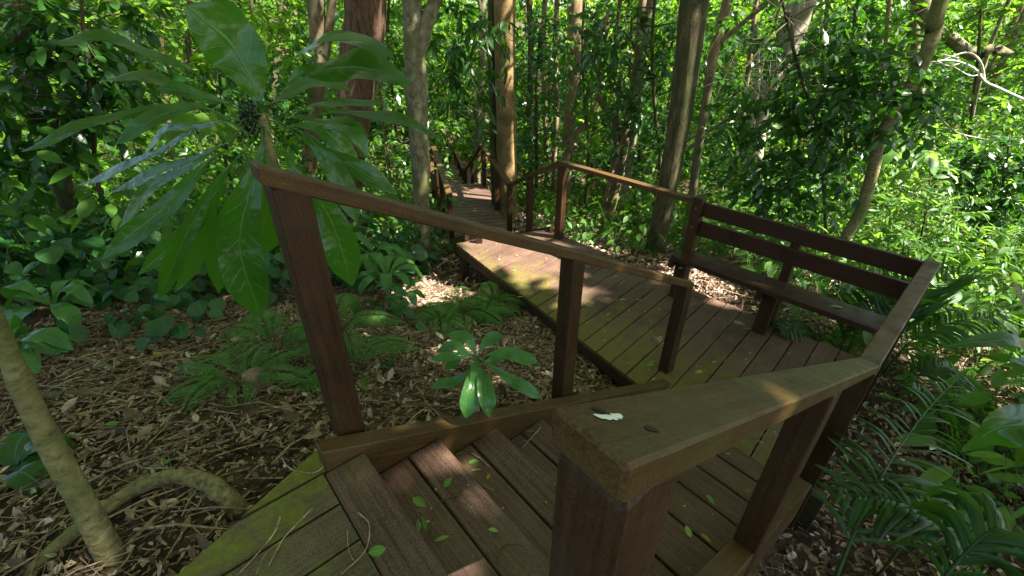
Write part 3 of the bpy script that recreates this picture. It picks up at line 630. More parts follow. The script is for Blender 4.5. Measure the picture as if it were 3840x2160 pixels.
tree('big_brown_tree', 'thick brown rough-barked tree rising behind the big broad-leaved plant', 'tree', [(920, -30), (908, 120), (887, 300), (866, 470), (852, 610)], [7.5]*5, [96, 95, 92, 100, 112], 'bark_brown')
tree('forest_tree', 'tan forked tree behind the thick brown trunk', 'tree', [(790, -30), (800, 120), (790, 300), (775, 480)], [9.5]*4, [40, 42, 44, 50], 'bark_tan', extra=[('limb', [(838, -20), (822, 110), (800, 200)], [9.5]*3, [22, 26, 34])])
tree('grey_tree', 'slim mossy grey tree forking near the top, beside the lower walkway', 'tree', [(1034, -30), (1040, 90), (1047, 220), (1057, 420), (1066, 690)], [6.2, 6.2, 6.2, 6.2, 6.15], [42, 58, 50, 48, 54], 'bark_grey', root=1.45, extra=[('limb', [(1112, -40), (1088, 20), (1062, 95), (1050, 160)], [6.2]*4, [34, 36, 42, 30])])
tree('spotted_tree', 'straight tree with spotted yellow-brown bark at the rail of the lower walkway', 'tree', [(1270, -30), (1271, 200), (1274, 400), (1278, 560)], [9.3]*4, [46, 47, 50, 56], 'bark_spot')
tree('dark_tree', 'darker narrow trunk standing close against the spotted tree', 'tree', [(1240, -30), (1242, 200), (1245, 400), (1252, 560)], [9.6]*4, [22, 24, 26, 30], 'bark_dark')
tree('tan_tree', 'smooth light tan tree behind the far deck rail', 'tree', [(1447, -30), (1444, 150), (1432, 320), (1420, 440)], [11]*4, [34, 32, 32, 36], 'bark_tan', extra=[('limb', [(1505, 255), (1470, 315), (1432, 352)], [11]*3, [10, 13, 18]), ('limb', [(1535, 20), (1500, 120), (1512, 200), (1478, 240)], [12]*4, [10, 14, 16, 14])])
tree('leaning_tree', 'dark leaning tree with a straight trunk right behind the deck rail and bench', 'tree', [(1752, -40), (1728, 180), (1700, 360), (1666, 540), (1636, 672)], [6.0]*5, [66, 62, 58, 56, 60], 'bark_dark', root=1.1)
tree('slender_tree', 'slender trunk with an upward branch, behind the left end of the bench', 'tree', [(1842, -40), (1800, 110), (1775, 260), (1752, 400), (1738, 520), (1715, 640)], [7.2]*6, [24, 24, 22, 22, 24, 26], 'bark_tan', extra=[('limb', [(1975, -25), (1890, 40), (1805, 112)], [6.8, 7, 7.2], [8, 12, 16]), ('limb', [(1930, 262), (1850, 290), (1770, 338)], [6.6, 6.9, 7.2], [5, 7, 9])])
tree('vine_wrapped_tree', 'thin twisted trunk wrapped in vines, beyond the far deck rail', 'tree', [(1622, -30), (1606, 150), (1580, 300), (1556, 440), (1512, 600)], [8.6]*5, [22, 24, 26, 30, 32], 'bark_tan', wob=.16, extra=[('vine', [(1560, 190), (1552, 300), (1545, 400), (1520, 520)], [8.4]*4, [10, 12, 14, 10]), ('limb', [(1500, 235), (1538, 300), (1553, 350)], [8.7]*3, [14, 20, 22])])
tree('thin_tree', 'thin pale stem just right of the vine-wrapped trunk', 'tree', [(1640, -30), (1612, 180), (1592, 360), (1568, 500), (1548, 612)], [8.2]*5, [16, 17, 17, 18, 20], 'bark_grey')
tree('curved_tree', 'smooth curved tree bending behind the bench back', 'tree', [(2378, -40), (2352, 70), (2318, 165), (2262, 268), (2214, 345), (2196, 430), (2165, 530), (2120, 612), (2050, 760)], [5.3]*9, [40, 40, 36, 36, 36, 34, 32, 34, 38], 'bark_green', n=40)
tree('fig_tree', 'pale fluted fig tree with hanging roots, far behind the bench', 'tree', [(2030, -30), (1975, 130), (1920, 240), (1893, 380), (1878, 540)], [13]*5, [70, 66, 62, 66, 74], 'bark_pale', wob=.14, extra=[('limb', [(1900, 60), (1905, 200), (1888, 330)], [12.6]*3, [12, 16, 20])])
tree('left_tree', 'dark leaning tree among glossy leaves at the left edge', 'tree', [(14, -40), (58, 110), (92, 230), (128, 340), (175, 520)], [4.6]*5, [82, 72, 64, 60, 64], 'bark_dark')
tree('mossy_tree', 'tree with a thick crooked mossy limb reaching out at the upper right', 'tree', [(2318, -60), (2300, 140), (2330, 330), (2360, 520)], [10.5]*4, [30, 30, 34, 40], 'bark_grey', extra=[('limb', [(2310, -20), (2338, 62), (2392, 98), (2448, 138), (2496, 124), (2545, 138)], [9.6]*6, [52, 48, 40, 42, 36, 20])])
# foreground leaning trunk
pf = [atY(x, y, Y) for x, y, Y in ((-75, 660, .97), (0, 835, .95), (62, 985, .92), (128, 1120, .88), (212, 1272, .82), (290, 1420, .78), (355, 1540, .74))]
t = thing('young_tree', pf[-1], 'thin leaning green-barked trunk in the near left corner', 'tree')
w_ = np.array([66, 66, 80, 84, 86, 90, 98])*.86; Pf = smooth_path(pf, 40); Rf = np.interp(np.linspace(0, 1, 40), np.linspace(0, 1, 7), [px(q, p)/2 for q, p in zip(w_, pf)])
Rf = Rf*(1+.09*np.exp(-((np.linspace(0, 1, 40)-.29)/.03)**2)+.05*np.exp(-((np.linspace(0, 1, 40)-.48)/.03)**2)); up_ = Pf[0]-V(.10, .1, -.5)
Geo().tube(np.r_[smooth_path([up_+V(-1.5, .3, 4.5), up_+V(-.6, 0, 1.5), up_, Pf[0]], 16)[:-1], Pf], np.r_[np.linspace(.02, Rf[0], 15), Rf], 24, .022).build('trunk', M['bark_green'], t)
P, A, N, LL, seg = sprays([up_+V(-1.5, .3, 4.5), up_+V(-1.0, .2, 3.6)], [.9, .8], 26, 9, .16, .6); g = Geo(); leaves(g, Td, P, A, N, LL); g.build('crown', M['canopy'], t)
# curved root
rp = [(40, 1500, 0), (110, 1432, .03), (200, 1362, .045), (290, 1303, .06), (380, 1254, .075), (470, 1234, .085), (545, 1250, .075), (600, 1285, .03), (650, 1330, -.06)]
rp = [gnd(x, y)+UP*h for x, y, h in rp[:-1]]+[gnd(600, 1285)+V(.09, -.03, -.12)]; Pq = smooth_path(rp, 36)
t = Geo().tube(Pq, np.interp(np.linspace(0, 1, 36), [0, .2, .5, .8, 1], [.018, .023, .027, .031, .034]), 14, .035).build('curved_root', M['bark_green']); tag(t, 'thick curved grey-green root arching over the leaf litter to the mossy landing', 'root')
# dead branch, upper right
t = thing('dead_branch', atY(2450, 170, 7), 'bleached white dead branch hanging in the sunlight at the right', 'dead branch')
g = Geo()
for a, ww in (([(2335, 157), (2395, 152), (2450, 172), (2478, 205), (2520, 225), (2600, 262)], (5, 10)), ([(2345, 165), (2400, 140), (2440, 133), (2468, 158), (2476, 200)], (3, 8)), ([(2350, 150), (2385, 165), (2420, 158)], (3, 4)), ([(2365, 135), (2410, 146)], (3, 4)), ([(2400, 168), (2440, 190), (2470, 186)], (2, 4))):
    P = smooth_path([atY(x, y, 7+.1*rng.standard_normal()) for x, y in a], 16); g = Geo(); g.tube(P, np.linspace(px(ww[0], P[8])/2, px(ww[1], P[8])/2, 16), 6, .08); g.build('branch', M['dead'], t)

g = Geo()
for a in ([(2350, 280), (2400, 330), (2450, 345), (2490, 352)], [(2420, 335), (2440, 360), (2445, 372)]):
    P = smooth_path([atY(x, y, 7.6) for x, y in a], 12); g.tube(P, px(5, P[5])/2, 6, .1)
tag(g.build('dead_branch', M['bark_pale']), 'thin grey dead branch slanting below the bleached white one', 'dead branch')
# thin background stems
thin = [((418, -20), (405, 120), (424, 300), 10, 12), ((556, -20), (552, 110), (548, 260), 13, 9), ((630, -20), (634, 60), (640, 180), 12, 11), ((306, -20), (318, 100), (332, 240), 11, 16), ((1215, -20), (1212, 150), (1205, 300), 14, 18),
        ((1330, -20), (1336, 140), (1328, 330), 15, 16), ((1398, 180), (1400, 290), (1394, 400), 13, 14), ((1372, -20), (1366, 120), (1372, 300), 16, 14), ((1562, -20), (1548, 120), (1540, 260), 14, 12), ((1690, 220), (1672, 330), (1650, 440), 12, 12), ((2085, -20), (2070, 160), (2052, 330), 11, 12),
        ((2160, -20), (2142, 120), (2130, 300), 12, 14), ((2240, -20), (2228, 120), (2200, 260), 13, 16), ((2460, 220), (2440, 320), (2420, 450), 12, 16), ((1500, 270), (1492, 360), (1485, 450), 16, 14), ((960, 260), (968, 360), (985, 470), 10, 9), ((700, -20), (705, 80), (690, 200), 13, 15), ((480, -20), (470, 80), (486, 210), 15, 13), ((1905, -20), (1890, 120), (1870, 270), 14, 14)]
for q, (a, b, c, Y, wv) in enumerate(thin):
    c2 = (c[0]+(c[0]-b[0])*.6, c[1]+140)
    tree('slim_tree', 'one of the slim bare stems scattered through the bright far forest', 'tree', [a, b, c, c2], [Y]*4, [wv*.8, wv, wv, wv*1.1], ('bark_tan', 'bark_grey', 'bark_dark')[q % 3], ext=2.5, group='slim stems in the far forest', wob=.08, n=16)
# ================================================================== LEAFY UNDERSTOREY TREES IN VIEW
def leafy(name, label, cat, stem, sY, sw, clusters, L, mat, T=Te, group=None, bark_='bark_dark', **k):
    b = atY(*stem[-1], sY); gb = ground(b[0], b[1]); low = b[2] > gb+.25; b = V(b[0], b[1], min(b[2], gb)); t = thing(name, b, label, cat, group)
    P = smooth_path([b-UP*.3]+([b] if low else [])+[atY(x, y, sY) for x, y in stem[::-1]], 16); g = Geo(); g.tube(P, np.linspace(px(sw, b)/2, px(sw*.5, b)/2, 16), 8, .05); tk = g.build('trunk', M[bark_], t)
    for x, y, Y, r in clusters:
        c = atY(x, y, Y); j = np.argmin(np.linalg.norm(P-c, axis=1)); g = Geo(); limb(g, P[j], c, px(sw*.32, b)/2, .004, .05); g.build('branch', M[bark_], tk)
    foliage(t, clusters, L, mat, T, **k); return t
leafy('understory_tree', 'glossy dark-leaved understorey tree spreading above the bench', 'tree', [(1960, -40), (2010, 180), (2060, 330), (2075, 520), (2080, 640)], 6.3, 14,
      [(1890, 40, 6.2, 60), (1985, 30, 6, 60), (2080, 10, 6.2, 60), (1860, 190, 6, 55), (1955, 170, 6, 60), (2035, 250, 5.6, 60), (2110, 215, 5.5, 55), (2190, 225, 5.4, 55), (2270, 215, 5.3, 50), (2320, 235, 5.2, 35), (1930, 300, 6, 60), (2020, 345, 5.8, 60), (2110, 330, 5.6, 55), (2180, 310, 5.5, 45), (1890, 390, 6.2, 55), (1975, 430, 6, 55), (2060, 455, 5.8, 50), (2130, 400, 5.7, 45), (1945, 505, 6.1, 45), (2040, 520, 6, 40), (1840, 300, 6.4, 50), (1870, 480, 6.4, 45), (2230, 140, 5.8, 50), (2150, 110, 5.8, 55), (1900, 130, 6.2, 55)], .145, 'dark', ntw=11, nl=9, tw=.42, droop=.45)
leafy('understory_tree', 'dark-leaved tree with small leaves between the leaning trunk and the slender one', 'tree', [(1650, -30), (1640, 120), (1650, 300), (1660, 420)], 8.0, 12,
      [(1560, 40, 8, 60), (1640, 90, 8, 60), (1600, 200, 8, 55), (1670, 210, 8, 45), (1540, 120, 8.2, 50), (1660, 330, 8, 40), (1500, 60, 8.4, 55), (1490, 180, 8.2, 45), (1800, 200, 8.4, 50), (1820, 330, 8.2, 45), (1790, 60, 8.2, 50), (1630, 290, 8.2, 40), (1560, 250, 8.3, 45), (1590, 380, 8.2, 40), (1690, 110, 8, 45)], .14, 'dark', ntw=10, nl=9, tw=.42, droop=.4)
leafy('understory_tree', 'understorey tree with long drooping leaves left of the spotted trunk', 'tree', [(1200, -30), (1225, 120), (1250, 260), (1262, 420)], 9.9, 12,
      [(1130, 40, 7.5, 55), (1190, 90, 7.6, 50), (1140, 170, 7.4, 50), (1200, 190, 7.4, 45), (1160, 250, 7.6, 45), (1230, 60, 7.8, 45), (1110, 110, 7.6, 40)], .21, 'dark', Tl, ntw=8, nl=8, tw=.4, droop=.7, wsc=1.25)
leafy('bushy_tree', 'dense dark bushy tree behind the spotted trunk and the far rail', 'tree', [(1360, 60), (1352, 200), (1348, 330), (1350, 430)], 12.5, 12,
      [(1330, 150, 12.5, 55), (1380, 190, 12.5, 60), (1330, 260, 12, 55), (1390, 290, 12.4, 50), (1340, 340, 12, 45), (1400, 120, 12.6, 50), (1320, 60, 12.6, 50), (1375, 60, 12.4, 50), (1310, 400, 12, 35)], .14, 'dark', ntw=16, nl=10, tw=.5, twig=False)
leafy('understory_tree', 'glossy-leaved tree hanging dark leaves over the left trunk', 'tree', [(200, -40), (215, 120), (235, 260), (250, 480)], 4.3, 14,
      [(50, 60, 4.3, 60), (140, 30, 4.4, 60), (215, 80, 4.3, 55), (60, 180, 4.1, 55), (150, 160, 4.3, 55), (255, 190, 4.4, 45), (170, 270, 4.2, 50), (60, 300, 4, 45), (250, 300, 4.4, 40), (120, 360, 4.2, 45), (300, 110, 4.8, 45), (350, 40, 5.2, 50), (20, 420, 4., 35), (100, 110, 4.2, 50), (10, 250, 4., 45), (310, 190, 4.6, 40)], .15, 'dark', ntw=9, nl=8, tw=.34, droop=.45)
leafy('understory_tree', 'bright yellow-green tree in the sun at the top left', 'tree', [(270, -30), (262, 100), (280, 250), (300, 380)], 8.5, 10,
      [(200, 10, 8.5, 70), (300, 60, 8.6, 60), (380, 150, 9, 60), (440, 40, 9, 60), (250, 150, 8.4, 50), (30, 190, 7, 50), (470, 170, 9, 50), (400, 250, 8.8, 50), (320, 230, 8.4, 45), (540, 60, 10, 50), (590, 140, 10, 50), (700, 120, 10, 60), (740, 30, 10, 60), (650, 40, 10.5, 50), (20, 200, 5.5, 45), (60, 250, 5.6, 40)], .19, 'far', ntw=11, nl=9, tw=.5)
leafy('understory_tree', 'fine-leaved bright tree filling the gap between the thick brown and grey trunks', 'tree', [(980, -30), (975, 120), (990, 260), (1000, 420)], 9.5, 10,
      [(985, 40, 9.5, 55), (960, 140, 9.5, 40), (1000, 200, 9.5, 40), (985, 300, 9.2, 50), (960, 380, 9, 50), (1005, 420, 9, 45), (1000, 110, 9.6, 45), (985, 500, 8.4, 45), (1110, 330, 10.5, 35)], .14, 'mid', ntw=9, nl=9, tw=.45)
leafy('bushy_tree', 'dark leafy tree hanging between the vine-wrapped trunk and the leaning trunk', 'tree', [(1590, 40), (1585, 180), (1600, 300), (1610, 420)], 11.5, 10,
      [(1530, 60, 11.5, 55), (1590, 140, 11.4, 55), (1640, 60, 11.5, 50), (1560, 240, 11.4, 50), (1640, 240, 11.5, 50), (1500, 140, 11.6, 45), (1680, 330, 11.4, 45), (1600, 330, 11.4, 40)], .16, 'dark', ntw=14, nl=9, tw=.5, twig=False)
leafy('bushy_tree', 'deep green leafy tree behind the glossy one, over the middle of the bench', 'tree', [(1990, 40), (2000, 200), (1990, 380), (2000, 520)], 9.5, 10,
      [(1900, 230, 9.5, 60), (1960, 120, 9.5, 60), (2040, 180, 9.4, 60), (2090, 80, 9.5, 60), (1920, 360, 9.4, 60), (2000, 420, 9.3, 60), (2080, 420, 9.3, 60), (2140, 280, 9.4, 60), (1860, 450, 9.3, 50), (2120, 500, 9, 50), (2180, 60, 9.5, 50), (1850, 90, 9.6, 50)], .16, 'dark', ntw=14, nl=9, tw=.5, twig=False)
leafy('bushy_tree', 'dark leafy tree left of the thick brown trunk, behind the big plant', 'tree', [(560, 20), (550, 150), (560, 280), (570, 420)], 8.5, 10,
      [(500, 230, 8.5, 50), (560, 180, 8.5, 50), (610, 260, 8.4, 50), (700, 220, 8.6, 55), (740, 150, 8.6, 45), (420, 330, 8.2, 50), (500, 400, 8, 50), (740, 330, 8.2, 50), (760, 430, 7.8, 45)], .15, 'dark', ntw=12, nl=9, tw=.46, twig=False)
leafy('understory_tree', 'sunlit fine-leaved tree around the tan trunk', 'tree', [(1470, -30), (1465, 150), (1475, 300), (1480, 430)], 10.5, 10,
      [(1420, 60, 10.5, 50), (1470, 130, 10.3, 50), (1430, 200, 10.4, 45), (1500, 240, 10.2, 45), (1460, 300, 10.5, 45), (1540, 330, 10, 45), (1510, 420, 9.6, 45), (1600, 440, 9.4, 45), (1440, 390, 10, 40)], .13, 'mid', ntw=9, nl=9, tw=.45)
leafy('understory_tree', 'fine-leaved tree in full sun under the crooked mossy limb', 'tree', [(2470, -30), (2460, 150), (2440, 330), (2430, 470)], 9, 12,
      [(2420, 30, 9, 60), (2510, 60, 9, 60), (2560, 160, 9, 50), (2390, 220, 9, 50), (2460, 260, 9, 55), (2540, 290, 9, 55), (2360, 320, 9, 45), (2420, 370, 8.8, 50), (2510, 390, 8.6, 50), (2250, 60, 9, 50), (2190, 100, 9.4, 50), (2560, 20, 8.8, 40), (2330, 400, 8.8, 40), (2300, 120, 9.2, 45)], .13, 'mid', ntw=10, nl=9, tw=.45)
leafy('shrub', 'dark glossy shrub at the right edge above the bright bushes', 'shrub', [(2540, 340), (2530, 420), (2500, 560)], 7.2, 10,
      [(2480, 370, 7.2, 50), (2550, 400, 7.1, 50), (2510, 460, 7.1, 50), (2440, 430, 7.2, 40), (2570, 490, 7, 45), (2470, 530, 7.2, 40)], .14, 'dark', ntw=20, nl=9)
leafy('shrub', 'pale sunlit shrub with narrow shining leaves right of the curved tree', 'shrub', [(2340, 450), (2330, 520), (2310, 620)], 6.4, 8,
      [(2330, 430, 6.4, 45), (2290, 480, 6.3, 45), (2370, 480, 6.4, 45), (2250, 520, 6.2, 40), (2330, 540, 6.1, 45), (2400, 540, 6.2, 45), (2270, 590, 6, 45), (2350, 620, 5.8, 45)], .15, 'pale', Tl, ntw=10, nl=10, droop=.2)
leafy('shrub', 'leafy sunlit shrub low at the right edge beyond the deck end rail', 'shrub', [(2480, 620), (2480, 700), (2470, 800)], 5.6, 8,
      [(2440, 620, 5.8, 45), (2510, 650, 5.6, 50), (2560, 600, 5.8, 45), (2450, 700, 5.4, 45), (2530, 740, 5.2, 50), (2410, 650, 5.8, 40), (2490, 800, 5, 45)], .12, 'pale', Tl, ntw=10, nl=9, droop=.25, wsc=1.3)
# ================================================================== BIG BROAD-LEAVED PLANT
def bigleaf(g, path, wmax, hint, prof, wav=.10, fold=.22, nu=22, nc=3, twist=0., phase=0., curl=0.):
    P = smooth_path(path, nu); T = nrm(np.gradient(P, axis=0)); u = np.r_[0, np.cumsum(np.linalg.norm(np.diff(P, axis=0), axis=1))]; Lg = u[-1]; u = u/Lg
    S = nrm(np.cross(np.asarray(hint, float), T)); N = np.cross(T, S); s = np.linspace(-1, 1, 2*nc+1); vs, uv = [], []
    ang = twist*u
    S2 = S*np.cos(ang)[:, None]+N*np.sin(ang)[:, None]; N2 = np.cross(T, S2)
    for i in range(nu):
        w = max(prof(u[i]), .035)*wmax/2; blade = min(1, prof(u[i])*3)
        for q in s:
            z = fold*abs(q)*w+blade*wav*wmax*(abs(q)**1.6)*math.sin(u[i]*17+phase+(1.1 if q > 0 else 0))*.5-curl*w*q*q
            vs.append(P[i]+S2[i]*q*w*(1-.1*blade*wav*math.sin(u[i]*23+q))+N2[i]*z); uv.append((u[i]*Lg*2.2, q))
    k = 2*nc+1; f = [(i*k+j, i*k+j+1, i*k+k+j+1, i*k+k+j) for i in range(nu-1) for j in range(k-1)]
    return g.add(np.array(vs), np.array(f), np.array(uv))
def stalk(u): return .045 if u < .25 else max(.0, .045+.955*math.sin(math.pi*.5*min(1, (u-.25)/.50))**1.4*(1 if u < .8 else math.cos(math.pi*.5*(u-.8)/.2)**.95))
def stalk2(u): return .07 if u < .1 else max(.0, .07+.93*math.sin(math.pi*.5*min(1, (u-.1)/.62))**1.3*(1 if u < .76 else math.cos(math.pi*.5*(u-.76)/.24)**.95))
HC = atY(655, 285, 2.0); CAM = -nrm(HC)
hero = thing('broad_leaved_plant', V(HC[0]+.02, HC[1]+.04, ground(HC[0], HC[1])), 'large tropical plant with a whorl of huge glossy leaves behind the first rail post', 'plant')
g = Geo(); sb = np.array(hero.location)-V(0, 0, .1)
g.tube(smooth_path([sb, sb+V(.02, .03, .5), HC-V(0, .0, .45), HC], 14), np.linspace(.030, .020, 14), 10, .06); g.build('stem', M['bark_green'], hero)
g = Geo()
for k in range(46):
    c = HC+rnd_dir(1)[0]*V(.045, .045, .085)*rng.random()**.4+V(-.035, -.02, -.02); e = c+rnd_dir(1)[0]*.022; g.tube([c, (c+e)/2+rnd_dir(1)[0]*.006, e], [.0035, .003, .002], 5)
P = HC+rnd_dir(70)*V(.045, .05, .085)*np.cbrt(rng.random((70, 1)))+V(-.04, -.03, -.02); leaves(g, Te, P, rnd_dir(70), rnd_dir(70), .026); g.build('dead_flower_cluster', M['hole'], hero)
# (pixels base-side control, blade control, tip), forward offsets, width px, hint (up, cam), profile, wave
BL = [([(632, 215), (590, 120), (476, 4)], (.02, -.02, -.10), 172, (.25, 1), stalk2, .06, .1),
      ([(690, 205), (770, 128), (905, 100), (1000, 150)], (-.05, -.15, -.25, -.28), 92, (1, .55), stalk, .14, 1.7),
      ([(695, 235), (770, 190), (900, 165), (1030, 205)], (-.05, -.12, -.2, -.22), 120, (.75, .8), stalk, .16, .2),
      ([(720, 270), (800, 262), (880, 262), (968, 264)], (.02, .05, .1, .12), 42, (1, .5), stalk, .12, 2.),
      ([(720, 292), (800, 300), (885, 330), (928, 392)], (-.06, -.12, -.2, -.22), 62, (.8, .7), stalk, .10, 1.),
      ([(740, 285), (860, 280), (990, 305), (1114, 345)], (.05, .12, .2, .25), 56, (1, .5), stalk, .12, .5),
      ([(600, 250), (480, 180), (300, 130), (128, 97)], (-.04, -.15, -.25, -.3), 78, (1, .55), stalk, .2, .9),
      ([(590, 262), (480, 222), (370, 195), (258, 216)], (.05, .12, .18, .2), 62, (1, .6), stalk, .14, 2.4),
      ([(590, 275), (520, 245), (460, 232), (398, 222)], (-.05, -.1, -.14, -.15), 56, (.6, 1), stalk, .12, .3),
      ([(585, 285), (430, 268), (250, 312), (60, 388)], (-.05, -.2, -.34, -.42), 66, (1, .6), stalk, .16, 1.2),
      ([(600, 292), (500, 275), (400, 290), (298, 350)], (-.08, -.2, -.3, -.34), 66, (.7, .9), stalk, .08, .2),
      ([(620, 310), (530, 380), (400, 440), (262, 484)], (.06, .14, .2, .22), 50, (.7, .7), stalk, .14, 2.),
      ([(620, 335), (540, 410), (410, 540), (268, 654)], (-.10, -.2, -.3, -.36), 74, (.45, 1), stalk, .10, .6),
      ([(640, 345), (570, 430), (490, 580), (408, 760)], (-.06, -.12, -.18, -.2), 66, (.3, 1), stalk, .12, 1.6),
      ([(650, 345), (560, 470), (500, 640), (440, 735)], (.04, .08, .1, .1), 50, (.3, 1), stalk, .12, 2.6),
      ([(660, 350), (628, 480), (608, 640), (640, 812)], (-.10, -.16, -.2, -.22), 116, (.1, 1), stalk2, .07, .4),
      ([(668, 345), (680, 420), (668, 530), (646, 650)], (.0, .02, .04, .05), 120, (.1, 1), stalk2, .07, 2.2),
      ([(685, 340), (750, 440), (830, 560), (892, 728)], (.05, .10, .14, .15), 108, (.2, 1), stalk, .10, 1.1),
      ([(700, 320), (790, 370), (890, 430), (985, 492)], (.02, .06, .1, .12), 66, (.5, .8), stalk, .12, .1),
      ([(690, 335), (740, 420), (770, 500), (800, 620)], (-.03, -.06, -.08, -.1), 84, (.2, 1), stalk, .10, 3.),
      ([(700, 308), (800, 330), (870, 375), (905, 450)], (.10, .2, .26, .3), 70, (.6, .8), stalk, .12, 2.),
      ([(600, 300), (480, 340), (330, 420), (200, 470)], (.15, .3, .4, .5), 60, (.8, .6), stalk, .12, 1.4),
      ([(640, 235), (610, 180), (600, 120), (640, 60)], (.25, .4, .5, .55), 60, (.4, 1), stalk, .12, 2.2),
      ([(690, 250), (760, 215), (830, 215), (880, 235)], (.2, .35, .45, .5), 64, (1, .5), stalk, .12, 2.8),
      ([(630, 340), (560, 440), (470, 560), (360, 700)], (.0, .04, .06, .06), 62, (.4, 1), stalk, .14, 0.),
      ([(640, 350), (590, 470), (560, 600), (545, 735)], (-.02, -.04, -.05, -.05), 74, (.2, 1), stalk, .12, 1.),
      ([(610, 320), (500, 385), (390, 475), (300, 580)], (.02, .05, .08, .1), 52, (.6, .8), stalk, .14, 2.),
      ([(700, 300), (770, 350), (850, 440), (900, 560)], (-.02, -.04, -.06, -.08), 70, (.4, .9), stalk, .14, 2.7),
      ([(590, 300), (510, 310), (420, 340), (350, 400)], (.1, .2, .28, .32), 48, (.8, .7), stalk, .14, 1.9)]
for pts, dY, wp, (hu, hc), prof, wav, ph in BL:
    P = [HC+V(0, 0, rng.uniform(-.05, .05))]+[atY(x+rng.normal(0, 7), y+rng.normal(0, 7), HC[1]+q+rng.normal(0, .015)) for (x, y), q in zip(pts, dY)]
    g = Geo(); bigleaf(g, P, px(wp, P[-2])*(.88 if prof is stalk else 1), UP*hu+CAM*hc, prof, wav*1.5, .26, 30, 3, phase=ph, curl=.12 if hu > .6 else .05).build('leaf', M['hero'], hero)
# ================================================================== ROSETTES, FERNS, PALMS
def rosette(t, C, n, Lr, wr, rise=(.2, .9), mat='young', seed=0, prof=stalk2, drop=.5, stem=True):
    r = np.random.default_rng(seed)
    for k in range(n):
        a = k*2.4+r.uniform(-.3, .3); e = r.uniform(*rise); Lk = Lr*r.uniform(.75, 1.1); dd = V(math.cos(a), math.sin(a), 0)
        P = [C+UP*r.uniform(-.04, .02), C+dd*Lk*.35+UP*e*Lk*.4, C+dd*Lk*.72+UP*(e*.55-drop*.15)*Lk, C+dd*Lk+UP*(e*.35-drop*.6)*Lk]
        bigleaf(Geo(), P, Lk*wr, UP+dd*-.2, prof, .1, .18, 12, 2, phase=r.uniform(0, 6), curl=.1).build('leaf', M[mat], t) if n <= 16 else None
    if stem: Geo().tube([V(C[0], C[1], ground(C[0], C[1])-.05), (C+V(C[0], C[1], ground(C[0], C[1])))/2+V(.01, 0, 0), C], [.008, .007, .006], 7).build('stem', M['stem'], t)
sC = atY(1203, 905, 1.62); t = thing('sapling', V(sC[0], sC[1], ground(sC[0], sC[1])), 'young sapling with glossy oblong leaves just behind the stair stringer', 'sapling')
for (x1, y1), (x2, y2), q, wp in (((1180, 865), (1128, 842), .05, 42), ((1150, 880), (1098, 885), .0, 32), ((1150, 905), (1086, 905), -.05, 30), ((1222, 870), (1262, 842), .06, 42), ((1260, 895), (1352, 912), .0, 46), ((1150, 965), (1084, 975), -.05, 34), ((1195, 950), (1172, 1052), -.22, 56), ((1215, 955), (1232, 1050), -.22, 52), ((1200, 930), (1196, 995), -.16, 40), ((1275, 958), (1362, 1002), -.04, 44), ((1230, 920), (1290, 880), .12, 36), ((1170, 895), (1120, 930), .1, 34)):
    bigleaf(Geo(), [sC+V(0, 0, rng.uniform(-.04, .03)), atY(x1, y1, sC[1]+q*.6)+UP*.02, atY((x1+x2)/2, (y1+y2)/2, sC[1]+q)+UP*.015, atY(x2, y2, sC[1]+q*1.2)], px(wp, sC)*.8, UP*.8+CAM*.7, stalk2, .12, .2, 14, 2, phase=rng.uniform(0, 6)).build('leaf', M['young'], t)
Geo().tube([V(sC[0]+.01, sC[1], ground(sC[0], sC[1])-.05), sC-V(0, 0, .15), sC, sC+V(.01, .02, .06)], [.007, .006, .005, .002], 7).build('stem', M['stem'], t)
def fern(C, nf, Lf, seed, label, group=None, mat='fern', lean=0.):
    r = np.random.default_rng(seed); t = thing('fern', C, label, 'fern', group); g = Geo(); s = Geo()
    for k in range(nf):
        a = k*6.283/nf+r.uniform(-.4, .4); Lk = Lf*r.uniform(.7, 1.15); dd = V(math.cos(a), math.sin(a), 0); e = r.uniform(.35, .85)
        P = smooth_path([C, C+dd*Lk*.3+UP*e*Lk*.6, C+dd*Lk*.7+UP*e*Lk*.62, C+dd*Lk+UP*(e*.35)*Lk], 30); s.tube(P, np.linspace(.0028, .0008, 30), 5); T = nrm(np.gradient(P, axis=0)); S = nrm(np.cross(T, UP))
        for i in range(6, 30):
            f = (i-6)/23; Lp = Lk*.27*(math.sin(math.pi*(.22+.78*f))**.9)+.008
            for sg in (-1, 1):
                D = nrm(S[i]*sg+T[i]*.45-UP*.15); m = max(3, int(Lp/.016)); q = P[i]+D*(np.arange(1, m+1)/m*Lp)[:, None]-UP*(.25*Lp*(np.arange(1, m+1)/m)**2)[:, None]
                nn = np.cross(D, T[i]*sg); nn = nn if nn[2] > 0 else -nn; o2 = np.cross(nn, D)
                ll = .040*(1.1-.8*np.arange(1, m+1)/m)*Lk/.5
                for s2 in (-1, 1): leaves(g, Tq, q, np.broadcast_to(D*.7+o2*s2, (m, 3)), np.broadcast_to(nn, (m, 3))+.15*r.standard_normal((m, 3)), ll)
    g.build('frond', M[mat], t); s.build('stalk', M['stem'], t); return t
